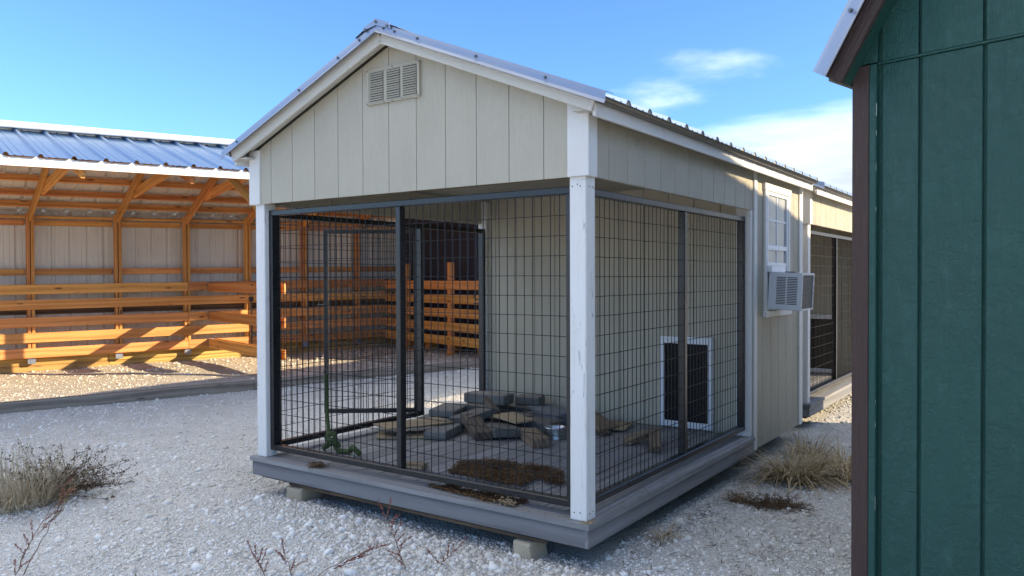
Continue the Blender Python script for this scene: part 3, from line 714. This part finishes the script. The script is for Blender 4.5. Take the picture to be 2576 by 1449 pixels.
polyo('plank','green',GWl,[(.035,ZS+.006),(b,ZS+.006),(b,ztop(b)-.02)],lambda p,q,t:(p,t,q),-.002,.0115)
baro('joint_bead','green',GWl,(0.10,.001,ZS),(GW,.001,ZS),.010,.009,.002)
for ch in GWl.children: ch.matrix_basis=Matrix.Translation(-cw)@ch.matrix_basis
# corner board: brown outer face, green return with flaking white caulk line
boxo('corner_board','brown',GB,.012,.074,-.014,.011,.10,ZS+.0,.003); boxo('corner_board','green',GB,.0745,.100,-.0135,.0112,.10,ZS+.0,.003,label='green painted inner edge of the corner board')
mb=MB(); z=.2
while z<2.1:
    l=random.uniform(.004,.05); 
    if random.random()<.28: mb.box(.1003,.1003+random.uniform(.0002,.0008),-.0128,-.0122+.0004,z,z+l)
    z+=l+random.uniform(.02,.12)
mb.build('caulk_line','white_metal',GB)
# side walls and back
for x0,x1 in ((.014,.03),(GW,GW+.02)): boxo('side_wall','green',GB,x0,x1,.0125,GL,.14,ZEV-.01,0)
boxo('back_wall','green',GB,0,GW,GL-.03,GL-.001,.14,ZEV,0); polyo('back_gable','green',GB,[(0,ZEV+.001),(GW,ZEV+.001),(GW-XK,ZK),(XR,ZR),(XK,ZK)],lambda p,q,t:(p,t,q),GL-.03,GL)
# roof panels, rake boards, metal edge, soffit
OV=.13
kl=(ZK-ZEV)/XK; dl=Vector((1,0,kl)).normalized()
el=Vector((0,0,ZEV))-dl*.035                         # lower eave end on the left
for sg in (0,1):
    mx=lambda x:(GW-x if sg else x)
    pts=[(mx(el.x),el.z),(mx(XK),ZK+.0),(XR,ZR+.0)]
    for i in range(2):
        (xa,za),(xb,zb)=pts[i],pts[i+1]; dx=Vector((xb-xa,0,zb-za)); nn=Vector((-dx.z,0,dx.x)).normalized(); 
        if nn.z<0: nn=-nn
        A=Vector((xa,0,za))+nn*.055; Bv=Vector((xb,0,zb))+nn*.055
        mb=sheet(rib_profile(-OV+.01,GL+.1,.229,.02,.0),lambda s,t,h:A+(Bv-A)*t+nn*h+Vector((0,s,0)),0,1); o=mb.build('roof_sheet','roof',GB); md=o.modifiers.new('t','SOLIDIFY'); md.thickness=.004
        for yy in (-OV+.012,GL+.07): 
            m,L=frame((xa,yy+.01,za)+Vector(nn*.012) if False else Vector((xa,yy+.01,za))+nn*.004,Vector((xb,yy+.01,zb))+nn*.004,tuple(nn)); link('rake_board','brown' and bmesh_for((L,.02,.088),.003,'brownx'),GB,m)
        Am=Vector((xa,0,za))-dx.normalized()*.0*(i==0); 
        mb=MB(); prof=[(.09,.078),(0,.076),(-.003,.062),(-.006,.028),(-.016,.012)]
        for q in (Am,Vector((xb,0,zb))):
            for dy,dn in prof: mb.v.append(tuple(q+nn*dn+Vector((0,-OV+dy,0))))
        for j in range(4): mb.f.append((j,j+1,5+j+1,5+j))
        o=mb.build('rake_trim','galv',GB); md=o.modifiers.new('t','SOLIDIFY'); md.thickness=.003
        if i==0 and sg==0:
            for t in (.22,.75):
                p=Am+(Vector((xb,0,zb))-Am)*t+nn*.046+Vector((0,-OV-.006,0)); MB().tube([p,p+Vector((0,-.003,0))],.009,8).tube([p+Vector((0,-.003,0)),p+Vector((0,-.009,0))],.0055,6).build('screw','flag',o)
        # soffit under the gable overhang
        m,L=frame(Vector((xa,-OV/2+.016,za))-nn*.02,Vector((xb,-OV/2+.016,zb))-nn*.02,tuple(nn)); link('soffit',bmesh_for((L,OV-.036,.01),0,'green'),GB,m)
    xe=mx(el.x)
    x0,x1=sorted((xe-(.0 if sg else .0),mx(.0115))); boxo('eave_soffit','brown',GB,x0,x1,-.09,GL,el.z+.008,el.z+.022,.001)
    boxo('eave_drip','drip',GB,*(sorted((xe,mx(el.x-.02)))),-.10,GL+.05,el.z-.002,el.z+.04,.002)

# ------------------------------------------------------------------ things on and around the kennel deck
ZK_=ZD
def slab(name,mat,c,size,yaw,tx=0,ty=0,label='',cat='',group=None,ch=.008,jag=.004):
    v,f=cbox(*size,ch); mb=MB(); rr=random.Random(hash((c[0],c[1]))&0xffff)
    mb.add([(x+rr.uniform(-jag,jag),y+rr.uniform(-jag,jag),z+rr.uniform(-jag,jag)*.6) for x,y,z in v],f)
    return mb.build(name,mat,None,xf=Matrix.Translation(c)@Euler((R(tx),R(ty),R(yaw))).to_matrix().to_4x4(),label=label,cat=cat,group=group)
pg='concrete pavers in the pile'
slab('paver','concrete',(-1.842,1.175,.266),(.17,.36,.056),18,label='pale grey paver lying flat at the front left of the pile',cat='paver',group=pg)
slab('paver','concrete',(-2.005,1.935,.395),(.385,.17,.078),5,label='thick grey block lying across the top of the pile',cat='paver',group=pg)
slab('paver','concrete_dark',(-2.02,1.90,.326),(.30,.30,.056),12,label='dark paver hidden under the thick block on top',cat='paver',group=pg)
slab('paver','concrete_dark',(-1.98,1.86,.268),(.34,.34,.056),-6,label='lowest dark paver under the thick block',cat='paver',group=pg)
slab('paver','concrete',(-1.79,2.21,.362),(.22,.15,.07),14,label='grey paver behind the thick block, against the beige wall',cat='paver',group=pg)
slab('paver','concrete_dark',(-1.80,2.19,.281),(.32,.24,.085),6,label='dark low block by the beige wall under a paver',cat='paver',group=pg)
slab('paver','concrete_blue',(-1.52,2.11,.281),(.46,.20,.088),-24,label='bluish long block lying by the beige back wall',cat='paver',group=pg)
slab('paver','concrete',(-2.14,1.58,.266),(.36,.32,.056),14,label='lower of two stacked pavers at the left of the pile',cat='paver',group=pg)
slab('paver','concrete',(-2.16,1.62,.325),(.22,.36,.056),20,label='upper of two stacked pavers at the left of the pile',cat='paver',group=pg)
slab('paver','concrete_dark',(-1.85,1.53,.322),(.27,.27,.056),-18,9,-8,label='dirty tilted paver in the middle of the pile',cat='paver',group=pg)
slab('paver','concrete_dark',(-1.84,1.60,.268),(.34,.24,.05),10,label='soiled paver buried below the tilted one',cat='paver',group=pg)
slab('paver','concrete_dark',(-1.51,1.41,.271),(.21,.36,.060),54,-3,2,label='dark soiled paver beside the rotten beam',cat='paver',group=pg)
slab('paver','concrete_dark',(-1.39,1.755,.272),(.30,.21,.068),-2,label='dark block behind the steel bowl',cat='paver',group=pg)
slab('paver','concrete_dark',(-1.66,1.82,.275),(.28,.20,.075),40,label='soiled block wedged under the leaning stick',cat='paver',group=pg)
def wood(name,mat,a,b,w,h,label,cat,group=None,ch=.006,up=(0,0,1)):
    m,L=frame(a,b,up); rr=random.Random(int(L*1e4)); v,f=cbox(L,w,h,ch); mb=MB().add([(x+rr.uniform(-.006,.006),y+rr.uniform(-.004,.004),z+rr.uniform(-.004,.004)) for x,y,z in v],f)
    return mb.build(name,mat,None,xf=m,label=label,cat=cat,group=group)
wg='wood scraps on the deck'
wood('timber_offcut','darkwood',(-1.84, 1.46, 0.33),(-1.5, 1.19, 0.264),0.13,0.052,'rotten dark beam lying slanted on the pile','offcut',wg)
wood('timber_offcut','oldwood',(-1.33, 1.475, 0.268),(-1.03, 1.215, 0.268),0.125,0.062,'pale short timber with a dark cut end beside the bowl','offcut',wg)
wood('timber_offcut','darkwood',(-1.86, 1.7, 0.43),(-1.69, 1.63, 0.335),0.035,0.06,'grey splintered stick leaning on the middle paver','stick',wg)
wood('plywood_scrap','ply',(-1.66, 1.64, 0.338),(-1.4, 1.565, 0.318),0.19,0.014,'pale plywood scrap lying on the dark pavers','plywood',wg,.002)
wood('plywood_scrap','ply',(-2.17,.86,.312),(-1.98,1.36,.302),.26,.013,'long plywood strip propped up at the left of the pile','plywood',wg,.002)
wood('plywood_scrap','ply',(-2.20,.86,.243),(-1.92,1.10,.243),.22,.012,'plywood piece lying flat on the deck by the gate','plywood',wg,.002)
wood('plywood_scrap','oldwood',(-1.13,1.98,.345),(-.90,1.93,.26),.22,.016,'dull board leaning behind the corner post','plywood',wg,.002)
wood('plywood_scrap','ply',(-1.10,2.06,.262),(-.84,2.12,.252),.28,.014,'thin board flat on the deck right of the pile','plywood',wg,.002)
wood('timber_offcut','oldwood',(-.60,1.60,.262),(-.53,1.83,.295),.075,.045,'left one of two small blocks by the dog door','offcut',wg)
wood('timber_offcut','oldwood',(-.52,1.88,.300),(-.335,1.50,.262),.080,.045,'pale block leaning on another by the dog door','offcut',wg)
wood('timber_offcut','darkwood',(-1.05,1.88,.25),(-.86,1.82,.25),.10,.025,'flat dark wood chunk right of the corner post','offcut',wg)
wood('timber_offcut','oldwood',(-1.42,.315,.255),(-1.285,.33,.255),.07,.036,'small burnt wood chunk behind the front rail','offcut',wg)
for c in ((-2.05,.085,.046),(-.355,.085,.046)):
    pass
slab('support_block','block',(-2.07,.085,.034),(.135,.18,.094),3,label='lime crusted block under the left end of the deck',cat='block',group='blocks under the kennel',ch=.012,jag=.01)
slab('support_block','block',(-.355,.06,.034),(.115,.15,.094),-3,label='lime crusted block under the deck near the corner',cat='block',group='blocks under the kennel',ch=.012,jag=.01)
# steel bowl
mb=MB(); prof=[(.088,0),(.086,.012),(.074,.072),(.076,.078),(.070,.078),(.066,.07),(.06,.02),(0,.016)]; n=28
for r_,z in prof:
    for k in range(n): mb.v.append((r_*math.cos(2*math.pi*k/n),r_*math.sin(2*math.pi*k/n),z))
for i in range(len(prof)-1):
    for k in range(n): mb.f.append((i*n+k,i*n+(k+1)%n,(i+1)*n+(k+1)%n,(i+1)*n+k))
bo=mb.build('food_bowl','bowl',None,smooth=True); bo.location=(-1.135,1.55,ZK_); tag(bo,'stainless steel food bowl on the deck beside the pile','bowl')
# green rope with ring
def rope(name,pts,r,turns,parent):
    pts=[Vector(p) for p in pts]; mb=MB()
    # resample
    segs=[(pts[i+1]-pts[i]).length for i in range(len(pts)-1)]; tot=sum(segs); N=max(24,int(tot/.006))
    def at(s):
        for i,l in enumerate(segs):
            if s<=l or i==len(segs)-1:
                q=min(1,s/l); p0=pts[max(i-1,0)];p1=pts[i];p2=pts[i+1];p3=pts[min(i+2,len(pts)-1)]
                return .5*((2*p1)+(p2-p0)*q+(2*p0-5*p1+4*p2-p3)*q*q+(3*p1-p0-3*p2+p3)*q**3)
            s-=l
    path=[at(tot*k/N) for k in range(N+1)]
    for st in range(3):
        q=[]
        for k,p in enumerate(path):
            d=(path[min(k+1,N)]-path[max(k-1,0)]).normalized(); u=Vector((1,0,0)) if abs(d.x)<.9 else Vector((0,0,1)); a=d.cross(u).normalized(); b=a.cross(d)
            t=2*math.pi*(turns*tot*k/N+st/3); q.append(p+(a*math.cos(t)+b*math.sin(t))*r*.55)
        mb.tube(q,r*.62,6)
    return mb.build(name,'rope',parent,smooth=True)
RP=thing('rope_toy',(-2.13,.33,ZK_),'green knotted rope hanging from the left mesh, its end on the deck','rope')
rope('strand',[(-.205,.17,.475),(-.185,.155,.38),(-.13,.11,.25),(-.06,.06,.13),(.0,.0,.07)],.0125,18,RP)
rope('knot',[(-.03,-.01,.02),(.02,.03,.06),(.07,.03,.045),(.05,-.01,.075),(-.01,.0,.10),(.03,.03,.115),(.055,.02,.04),(.10,.01,.017)],.0165,14,RP)
rope('strand',[(.10,.01,.017),(.17,.03,.017),(.21,.02,.05),(.25,.0,.05),(.28,.02,.016)],.0155,14,RP)
mb=MB(); mb.tube([(0,.024*math.cos(t),.668+.024*math.sin(t)) if False else (-.205+.022*math.cos(t),.172,.492+.022*math.sin(t)) for t in np.linspace(0,2*math.pi,17)],.004,6,False)
mb.tube([(-.212+.012*math.cos(t),.178,.538+.03*math.sin(t)) for t in np.linspace(0,2*math.pi,15)],.0045,6,False); mb.build('ring','ring',RP)

# loose bedding, straw and chips (uncountable)
def flakes(name,mat,pts,lab,cat,lmin,lmax,wd,lift,seed,flat=.35):
    r=random.Random(seed); mb=MB()
    for (x,y,z) in pts:
        l=r.uniform(lmin,lmax); t=r.uniform(0,6.3); e=r.uniform(-flat,flat); d=Vector((math.cos(t)*math.cos(e),math.sin(t)*math.cos(e),math.sin(e)))*l/2; s=Vector((-math.sin(t),math.cos(t),r.uniform(-.5,.5)))*wd*r.uniform(.5,1)/2
        p=Vector((x,y,z+r.uniform(.0,lift)+abs(d.z))); q=Vector((0,0,wd*.3)); mb.add([p-d-s,p-d+s,p+d+s*.6,p+d-s*.6,p+q],[(0,1,4),(1,2,4),(2,3,4),(3,0,4),(3,2,1,0)])
    o=mb.build(name,mat,None); return tag(o,lab,cat,kind='stuff')
def inpoly(x,y,P):
    c=False
    for i in range(len(P)):
        (x1,y1),(x2,y2)=P[i],P[i-1]
        if (y1>y)!=(y2>y) and x<(x2-x1)*(y-y1)/(y2-y1)+x1: c=not c
    return c
PB=[(-1.12,.34),(-1.21,.58),(-1.12,.66),(-1.03,.74),(-.86,.72),(-.73,.78),(-.55,.70),(-.41,.49),(-.5,.45),(-.61,.52),(-.58,.33),(-.75,.32),(-.93,.33)]
r=random.Random(4); pts=[]
while len(pts)<5200:
    x,y=r.uniform(-1.25,-.38),r.uniform(.28,.82)
    k=inpoly(x,y,PB)
    if (k and r.random()<.97) or (not k and r.random()<.012):
        e=noise.noise(Vector((x*9,y*9,4)));  pts.append((x,y,ZK_+(max(0,.018+.02*e)*r.random() if k else 0)))
PF2=[(-1.02,.05),(-.94,.13),(-.7,.13),(-.42,.14),(-.40,.06),(-.55,.0),(-.8,.02)]
while len(pts)<6900:
    x,y=r.uniform(-1.05,-.38),r.uniform(-.01,.16)
    if inpoly(x,y,PF2) and r.random()<.5+.9*noise.noise(Vector((x*14,y*14,9))): pts.append((x,y,ZK_+.012*r.random()))
flakes('bedding_heap','dung',pts,'heap of matted brown bedding on the deck by the front rail','bedding',.012,.04,.006,.006,11)
pts=[]
for k in range(900):
    x,y=r.uniform(-2.3,.02),r.uniform(.05,2.3)
    w=.25+.75*math.exp(-((x+.6)**2/.3+(y-.9)**2/.5))
    if r.random()<w: pts.append((x,y,ZK_+.001))
for k in range(240): pts.append((r.gauss(-.15,.35) if r.random()<.5 else r.uniform(-.02,.03),r.uniform(-.03,2.2) if r.random()<.5 else r.uniform(-.02,.03),ZK_+.001))
pts=[p for p in pts if p[0]<.03 and p[1]>-.03]
for k in range(160): pts.append((r.uniform(-1,.0),r.uniform(2.22,2.35),ZK_+.001))
flakes('litter','chip',pts,'pale straw and chip litter scattered over the deck','litter',.008,.03,.005,.003,12,.15)
# little black clump of dead leaves on the nosing
flakes('leaf_clump','weed_leaf',[(-1.87+r.gauss(0,.035),.02+r.gauss(0,.02),ZK_+abs(r.gauss(0,.008))) for k in range(160)],'small clump of dead dark leaves on the deck edge under the rail','leaves',.012,.035,.012,.006,13)
flakes('seed_clump','chip',[(-.46+r.gauss(0,.03),.02+r.gauss(0,.012),ZK_+abs(r.gauss(0,.012))) for k in range(140)],'clump of pale husks on the deck edge near the corner post','husks',.01,.03,.012,.006,14)

# ------------------------------------------------------------------ air conditioner in the window
AC=thing('air_conditioner',(.03,2.83,1.135),'grey window air conditioner with slotted side and dirty coil','air conditioner')
AC.rotation_euler=(0,R(2.5),0)
x1,yy0,yy1,h=.235,-.165,.165,.275
mb=MB().box(0,x1,yy0+.002,yy1,0,.006,.002).box(0,x1,yy0+.002,yy1,h-.006,h,.002).box(0,x1,yy1-.006,yy1,.0065,h-.0065)
mb.box(0,.055,yy0,yy0+.006,.0065,h-.0065).box(x1-.03,x1,yy0,yy0+.006,.0065,h-.0065).box(.055,x1-.03,yy0,yy0+.006,.0065,.042).box(.055,x1-.03,yy0,yy0+.006,h-.028,h-.0065).box(.122,.132,yy0,yy0+.006,.042,h-.028)
mb.build('casing','ac',AC)
for sx0,sx1 in ((.0555,.1215),(.1325,x1-.0305)):
    for k in range(17):
        z=.048+k*.0121; boxo('slat','ac',AC,sx0,sx1,yy0+.0005,yy0+.005,z,z+.0062,.0008)
boxo('interior','dark',AC,.01,x1-.01,yy0+.012,yy1-.01,.01,h-.01,0)
boxo('coil','acdark',AC,x1-.009,x1-.002,yy0+.016,yy1-.016,.016,h-.02,.001)
mb=MB().box(x1-.004,x1+.004,yy0-.002,yy0+.016,0,h).box(x1-.004,x1+.004,yy1-.016,yy1+.002,0,h).box(x1-.003,x1+.003,yy0+.016,yy1-.016,0,.014).box(x1-.003,x1+.003,yy0+.016,yy1-.016,h-.016,h); mb.build('rear_frame','ac',AC)
for y_ in (yy0+.007,yy1-.007):
    for z in (.03,.12,.24): MB().tube([(x1+.004,y_,z),(x1+.009,y_,z)],.004,6).build('screw','flag',AC)
boxo('mounting_rail','vinyl',AC,-.012,.02,yy0-.01,yy1+.01,h+.001,h+.045,.002)
boxo('top_flap','steel',AC,.10,.17,yy0+.05,yy0+.12,h+.0005,h+.008,.002)

# ------------------------------------------------------------------ dry plants
def blade(mb,base,az,lean,L,w,curl,r,segs=5):
    p=Vector(base); d=Vector((math.cos(az)*math.sin(lean),math.sin(az)*math.sin(lean),math.cos(lean))); s=Vector((-math.sin(az),math.cos(az),0)); b=len(mb.v); h=Vector((math.cos(az),math.sin(az),0))
    tw=r.uniform(-.6,.6)
    for k in range(segs+1):
        t=k/segs; ww=w*(1-t*.85)/2; sd=(s*math.cos(tw*t*3)+h*math.sin(tw*t*3)*.5)
        mb.v.append(tuple(p-sd*ww)); mb.v.append(tuple(p+sd*ww))
        d=(d+Vector((h.x*curl/segs,h.y*curl/segs,-curl*.75/segs*(1+t)))).normalized(); p=p+d*L/segs
        if p.z<.01: p.z=.01
    for k in range(segs): q=b+2*k; mb.f.append((q,q+1,q+3,q+2))
def tuft(name,mat,cx,cy,n,rad,Lr,w,label,cat,seed,lean=(.05,.6),curl=(.2,1.4),group=None,squash=1,bias=None):
    r=random.Random(seed); mb=MB()
    for k in range(n):
        a=r.uniform(0,6.283); q=rad*math.sqrt(r.random()); bx,by=q*math.cos(a),q*math.sin(a)*squash
        az=a+r.gauss(0,.6)
        if bias is not None and r.random()<.5: az=bias+r.gauss(0,.7)
        blade(mb,(bx,by,0),az,r.uniform(*lean),r.uniform(*Lr),w*r.uniform(.5,1.2),r.uniform(*curl),r)
    m=bpy.data.meshes.new(name); m.from_pydata(mb.v,[],mb.f); m.materials.append(M[mat])
    o=link(name,m,None,label=label,cat=cat,group=group); o.location=(cx,cy,gz(cx,cy)-.005); return o
tuft('dry_grass_tuft','straw',.34,2.24,480,.17,(.14,.46),.014,'tall tan grass tuft nearest the kennel side wall','grass tuft',21,(.05,.7),(.5,2.6))
tuft('dry_grass_tuft','straw',.60,2.62,480,.24,(.14,.44),.015,'wide tan grass tuft between the wall tuft and green shed','grass tuft',22,(.1,.9),(.6,2.8))
tuft('dry_grass_tuft','straw',.22,3.05,160,.12,(.15,.36),.008,'thin dry grass at the far foot of the kennel wall','grass tuft',23,(.1,.7),(.3,1.4))
def stemweed(name,cx,cy,n,rad,H,label,seed,flat=.0,leaf=True,line=None):
    r=random.Random(seed); W_=thing(name,(cx,cy,gz(cx,cy)),label,'weed'); mb=MB(); lf=MB()
    for k in range(n):
        az=r.uniform(0,6.283); ln=r.uniform(.75,1.5) if not flat else r.uniform(1.1,1.5); L=H*r.uniform(.6,1.15); d=Vector((math.cos(az)*math.sin(ln),math.sin(az)*math.sin(ln),math.cos(ln))); p=Vector((r.gauss(0,rad*.12),r.gauss(0,rad*.12),0)); p=p+(line*r.uniform(-.5,.5) if line else Vector((0,0,0))); pts=[p.copy()]
        for s in range(6):
            d=(d+Vector((r.gauss(0,.16),r.gauss(0,.16),r.gauss(-.02,.12)))).normalized(); p=p+d*L/6; p.z=max(p.z,.012); pts.append(p.copy())
            if flat: p.z=min(p.z,.045)
            if s>0:
                for j in range(2):
                    t=d+Vector((r.gauss(0,.6),r.gauss(0,.6),r.gauss(.15,.4))); t.normalize(); q=p+t*L*.16; q.z=max(q.z,.01); mb.tube([p,q],[.0011,.0006],3,False)
                    for i in range(2 if flat else 6):
                        e=p.lerp(q,r.uniform(.3,1.1))+Vector((r.gauss(0,.007),r.gauss(0,.007),r.gauss(0,.007))); s_=r.uniform(.002,.005) if flat else r.uniform(.003,.0075); e.z=max(e.z,.008); a1=Vector((r.gauss(0,1),r.gauss(0,1),r.gauss(0,1))).normalized()*s_; a2=Vector((r.gauss(0,1),r.gauss(0,1),r.gauss(0,1))).normalized()*s_; lf.add([e-a1,e+a2,e+a1,e-a2],[(0,1,2,3)])
        mb.tube(pts,[.0022,.002,.0018,.0015,.0012,.001,.0008],3,False)
    mb.build('stem','weed_brown' if flat else 'weed_dark',W_); lf.build('seed_head','weed_brown' if flat else 'weed_leaf',W_); return W_
stemweed('dark_weed',-3.46,-.70,85,.5,.36,'dark dry weed with tiny seed heads behind the pale tuft',31)
tuft('dry_grass_tuft','straw_pale',-3.40,-1.0,720,.20,(.22,.58),.0062,'pale straw grass tuft at the left picture edge','grass tuft',24,(.1,1.05),(.05,.7))
stemweed('low_weed',.38,1.535,130,.22,.12,'flat dark brown weed lying on the gravel beside the deck',32,flat=1,line=Vector((.34,.08,0)))
tuft('dry_grass_tuft','straw',.22,1.50,50,.05,(.08,.18),.005,'small tan sprig at the end of the flat dark weed','grass tuft',25,(.3,1.1),(.1,.5))
tuft('dry_grass_tuft','straw',.10,.62,60,.07,(.06,.15),.006,'short dry sprig under the deck edge near the corner','grass tuft',26,(.4,1.3),(.1,.6))
# seed-head stems in the foreground
def seedstem(cx,cy,top,mats,heads,label,seed,side=.10):
    r=random.Random(seed); T=thing('seed_grass',(cx,cy,gz(cx,cy)-.01),label,'grass stem',group='seeding grass stems in the foreground'); mb=MB(); top=Vector(top); N=10
    pts=[Vector((0,0,0)).lerp(top,k/N)+Vector((r.gauss(0,.004),r.gauss(0,.004),.03*math.sin(math.pi*k/N)*.3)) for k in range(N+1)]
    mb.tube(pts,[.0026-.0015*k/N for k in range(N+1)],4)
    mb2=MB()
    for (t,L,ang,k) in heads:
        p=Vector((0,0,0)).lerp(top,t); d=top.normalized(); a=Vector((r3.x,r3.y,0)); q=(d*math.cos(ang)+(a*math.copysign(1,ang))*abs(math.sin(ang))+Vector((r.gauss(0,.1),r.gauss(0,.1),r.gauss(0,.1)))).normalized()
        e=p+q*L; mb.tube([p,e],[.0011,.0007],3)
        for j in range(int(L*380)):
            c=p.lerp(e,r.uniform(.12,1.05))+Vector((r.gauss(0,.0028),r.gauss(0,.0028),r.gauss(0,.0028))); l=r.uniform(.005,.009); dd=(q+Vector((r.gauss(0,.3),r.gauss(0,.3),r.gauss(0,.3)))).normalized()*l; s=dd.cross(Vector((r.gauss(0,1),r.gauss(0,1),r.gauss(0,1)))).normalized()*.0019
            mb2.add([c-dd,c+s,c+dd,c-s],[(0,1,2,3)])
    mb.build('stem',mats[0],T); mb2.build('seed_head',mats[1],T); return T
hd=lambda r,n,lo=.35:[(lo+(1.0-lo)*i/n,random.Random(r+i).uniform(.05,.10),random.Random(r*3+i).choice((-1,1))*random.Random(r+7*i).uniform(.3,1.0),0) for i in range(n)]+[(.94,.09,.05,0)]

RT=Vector((r3.x,r3.y,0))
def st(cx,cy,dx,dz,mats,n,label,seed,lo=.2): seedstem(cx,cy,RT*dx+Vector((0,0,dz)),mats,hd(seed,n,lo),label,seed)
st(-2.19,-1.53,.235,.42,('redstem','red'),13,'tall red seeded stem leaning right at the lower left corner',41,.05)
seedstem(-2.165,-1.50,RT*.222+Vector((0,0,.405)),('redstem','gold'),[(.70,.10,.1,0),(.78,.10,-.06,0),(.86,.09,.12,0),(.93,.09,0,0),(.74,.08,-.2,0),(.66,.07,.2,0)],'golden seed plume beside the tall red stem at lower left',47)
st(-.675,-.493,-.10,.26,('redstem','red'),11,'upright red seeded stem at the bottom centre',42,.1)
st(-1.03,-.74,.28,.14,('redstem','red'),9,'red seeded stem bent low to the right on the gravel',43,.3)
st(-1.214,-.863,-.05,.095,('redstem','red'),5,'short red seeded stem, leftmost of the bottom row',44,.2)
st(-1.113,-.794,-.035,.11,('redstem','red'),5,'short red seeded stem between the bent stem and the leftmost',45,.2)
st(-.56,-.40,.07,.075,('redstem','red'),4,'tiny red seeded sprig just right of the upright red stem',46,.2)
st(-2.42,-1.62,-.07,.22,('redstem','red'),7,'red seeded stem cut by the left bottom corner',48,.3)

# ------------------------------------------------------------------ loose stones of the gravel (uncountable)
phi=(1+5**.5)/2
ico=np.array([(-1,phi,0),(1,phi,0),(-1,-phi,0),(1,-phi,0),(0,-1,phi),(0,1,phi),(0,-1,-phi),(0,1,-phi),(phi,0,-1),(phi,0,1),(-phi,0,-1),(-phi,0,1)])/1.902
icf=np.array([(0,11,5),(0,5,1),(0,1,7),(0,7,10),(0,10,11),(1,5,9),(5,11,4),(11,10,2),(10,7,6),(7,1,8),(3,9,4),(3,4,2),(3,2,6),(3,6,8),(3,8,9),(4,9,5),(2,4,11),(6,2,10),(8,6,7),(9,8,1)])
def rocks(name,P,rad,mt):
    n=len(P); q=RNG.normal(size=(n,4)); q/=np.linalg.norm(q,axis=1)[:,None]; w,x,y,z=q.T
    Rm=np.stack([1-2*(y*y+z*z),2*(x*y-z*w),2*(x*z+y*w),2*(x*y+z*w),1-2*(x*x+z*z),2*(y*z-x*w),2*(x*z-y*w),2*(y*z+x*w),1-2*(x*x+y*y)],1).reshape(n,3,3)
    sc=RNG.uniform(.6,1.25,size=(n,1,3)); v=ico[None]*(1+RNG.uniform(-.24,.24,size=(n,12,1)))*sc; v=np.einsum('nij,nkj->nki',Rm,v); v[:,:,2]*=.78
    v=v*rad[:,None,None]+P[:,None,:]; V=v.reshape(-1,3); F=(icf[None]+(np.arange(n)*12)[:,None,None]).reshape(-1,3)
    m=bpy.data.meshes.new(name); m.vertices.add(len(V)); m.vertices.foreach_set('co',V.ravel()); m.loops.add(F.size); m.loops.foreach_set('vertex_index',F.ravel().astype(np.int32)); m.polygons.add(len(F)); m.polygons.foreach_set('loop_start',np.arange(0,F.size,3,dtype=np.int32)); m.update(calc_edges=True); m.validate()
    m.materials.append(M[mt]); return m
def bad(x,y):
    if -2.36<x<-.06 and .16<y<3.6: return True
    d=Vector((x,y,0))-gp; a=d.dot(ex)+.105; b=d.dot(ey)
    return a>-.02 and b>0
P=[];Rr=[]
fx,fy=math.sin(YAW),math.cos(YAW)
def put(n,dmin,dmax,mu,sg,lo,hi,clus,buried=.25):
    k=0
    while k<n:
        t=RNG.uniform(-.72,.60); d=math.sqrt(RNG.uniform(dmin**2,dmax**2)); x=CAM.x+d*(fx+_r.x*t); y=CAM.y+d*(fy+_r.y*t); k+=1
        if bad(x,y): continue
        if clus>0 and RNG.uniform()>(1-.42*clus)+clus*(noise.noise(Vector((x*1.3,y*1.3,5)))*.7+noise.noise(Vector((x*4,y*4,2)))*.45+.25*math.exp(-((y+.45)**2/.25))): continue
        rr=min(hi,max(lo,float(np.exp(RNG.normal(math.log(mu),sg))))); P.append((x,y,gz(x,y)+rr*(.5-buried*1.6))); Rr.append(rr)
put(78000,3.0,6.3,.0050,.42,.0025,.014,.45)
put(11000,3.0,6.5,.0088,.38,.005,.022,1.1)
put(900,3.0,6.5,.019,.30,.010,.038,1.1,.3)
put(20000,6.3,10.5,.0088,.4,.005,.022,.4)
put(6000,10.5,14.5,.015,.4,.008,.03,.2)
# extra broken stones along the deck edge and the mounds in front of it
for k in range(900):
    x=RNG.uniform(-1.6,.25); y=-.30+.28*RNG.normal(); 
    if bad(x,y) or y>.02: continue
    rr=float(min(.034,max(.006,np.exp(RNG.normal(math.log(.012),.45))))); P.append((x,y,gz(x,y)+rr*.12)); Rr.append(rr)
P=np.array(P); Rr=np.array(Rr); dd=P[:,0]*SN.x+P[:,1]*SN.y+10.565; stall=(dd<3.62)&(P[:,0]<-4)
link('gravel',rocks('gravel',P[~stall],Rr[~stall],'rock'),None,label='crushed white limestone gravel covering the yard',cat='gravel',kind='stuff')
link('gravel',rocks('gravel',P[stall],Rr[stall],'rock_bounce'),None,label='gravel on the floor of the open shed, warm bounce light painted into its colour',cat='gravel',kind='stuff')

# dead leaf and twig litter caught in the gravel
r=random.Random(77); pts=[]
for k in range(420):
    x,y=r.gauss(.55,.32),r.gauss(.75,.45)
    if x>.06 and not bad(x,y): pts.append((x,y,gz(x,y)+.006))
for k in range(260):
    x,y=r.uniform(.03,.16),r.uniform(.2,3.6); pts.append((x,y,gz(x,y)+.004))
for k in range(170):
    x,y=r.uniform(-3.6,.4),r.uniform(-1.4,-.1)
    if not bad(x,y): pts.append((x,y,gz(x,y)+.006))
for k in range(120):
    x,y=r.gauss(-3.35,.35),r.gauss(-.85,.25); pts.append((x,y,gz(x,y)+.006))
flakes('ground_litter','weed_brown',pts,'brown leaf and twig litter caught in the gravel','litter',.010,.05,.005,.004,15,.12)
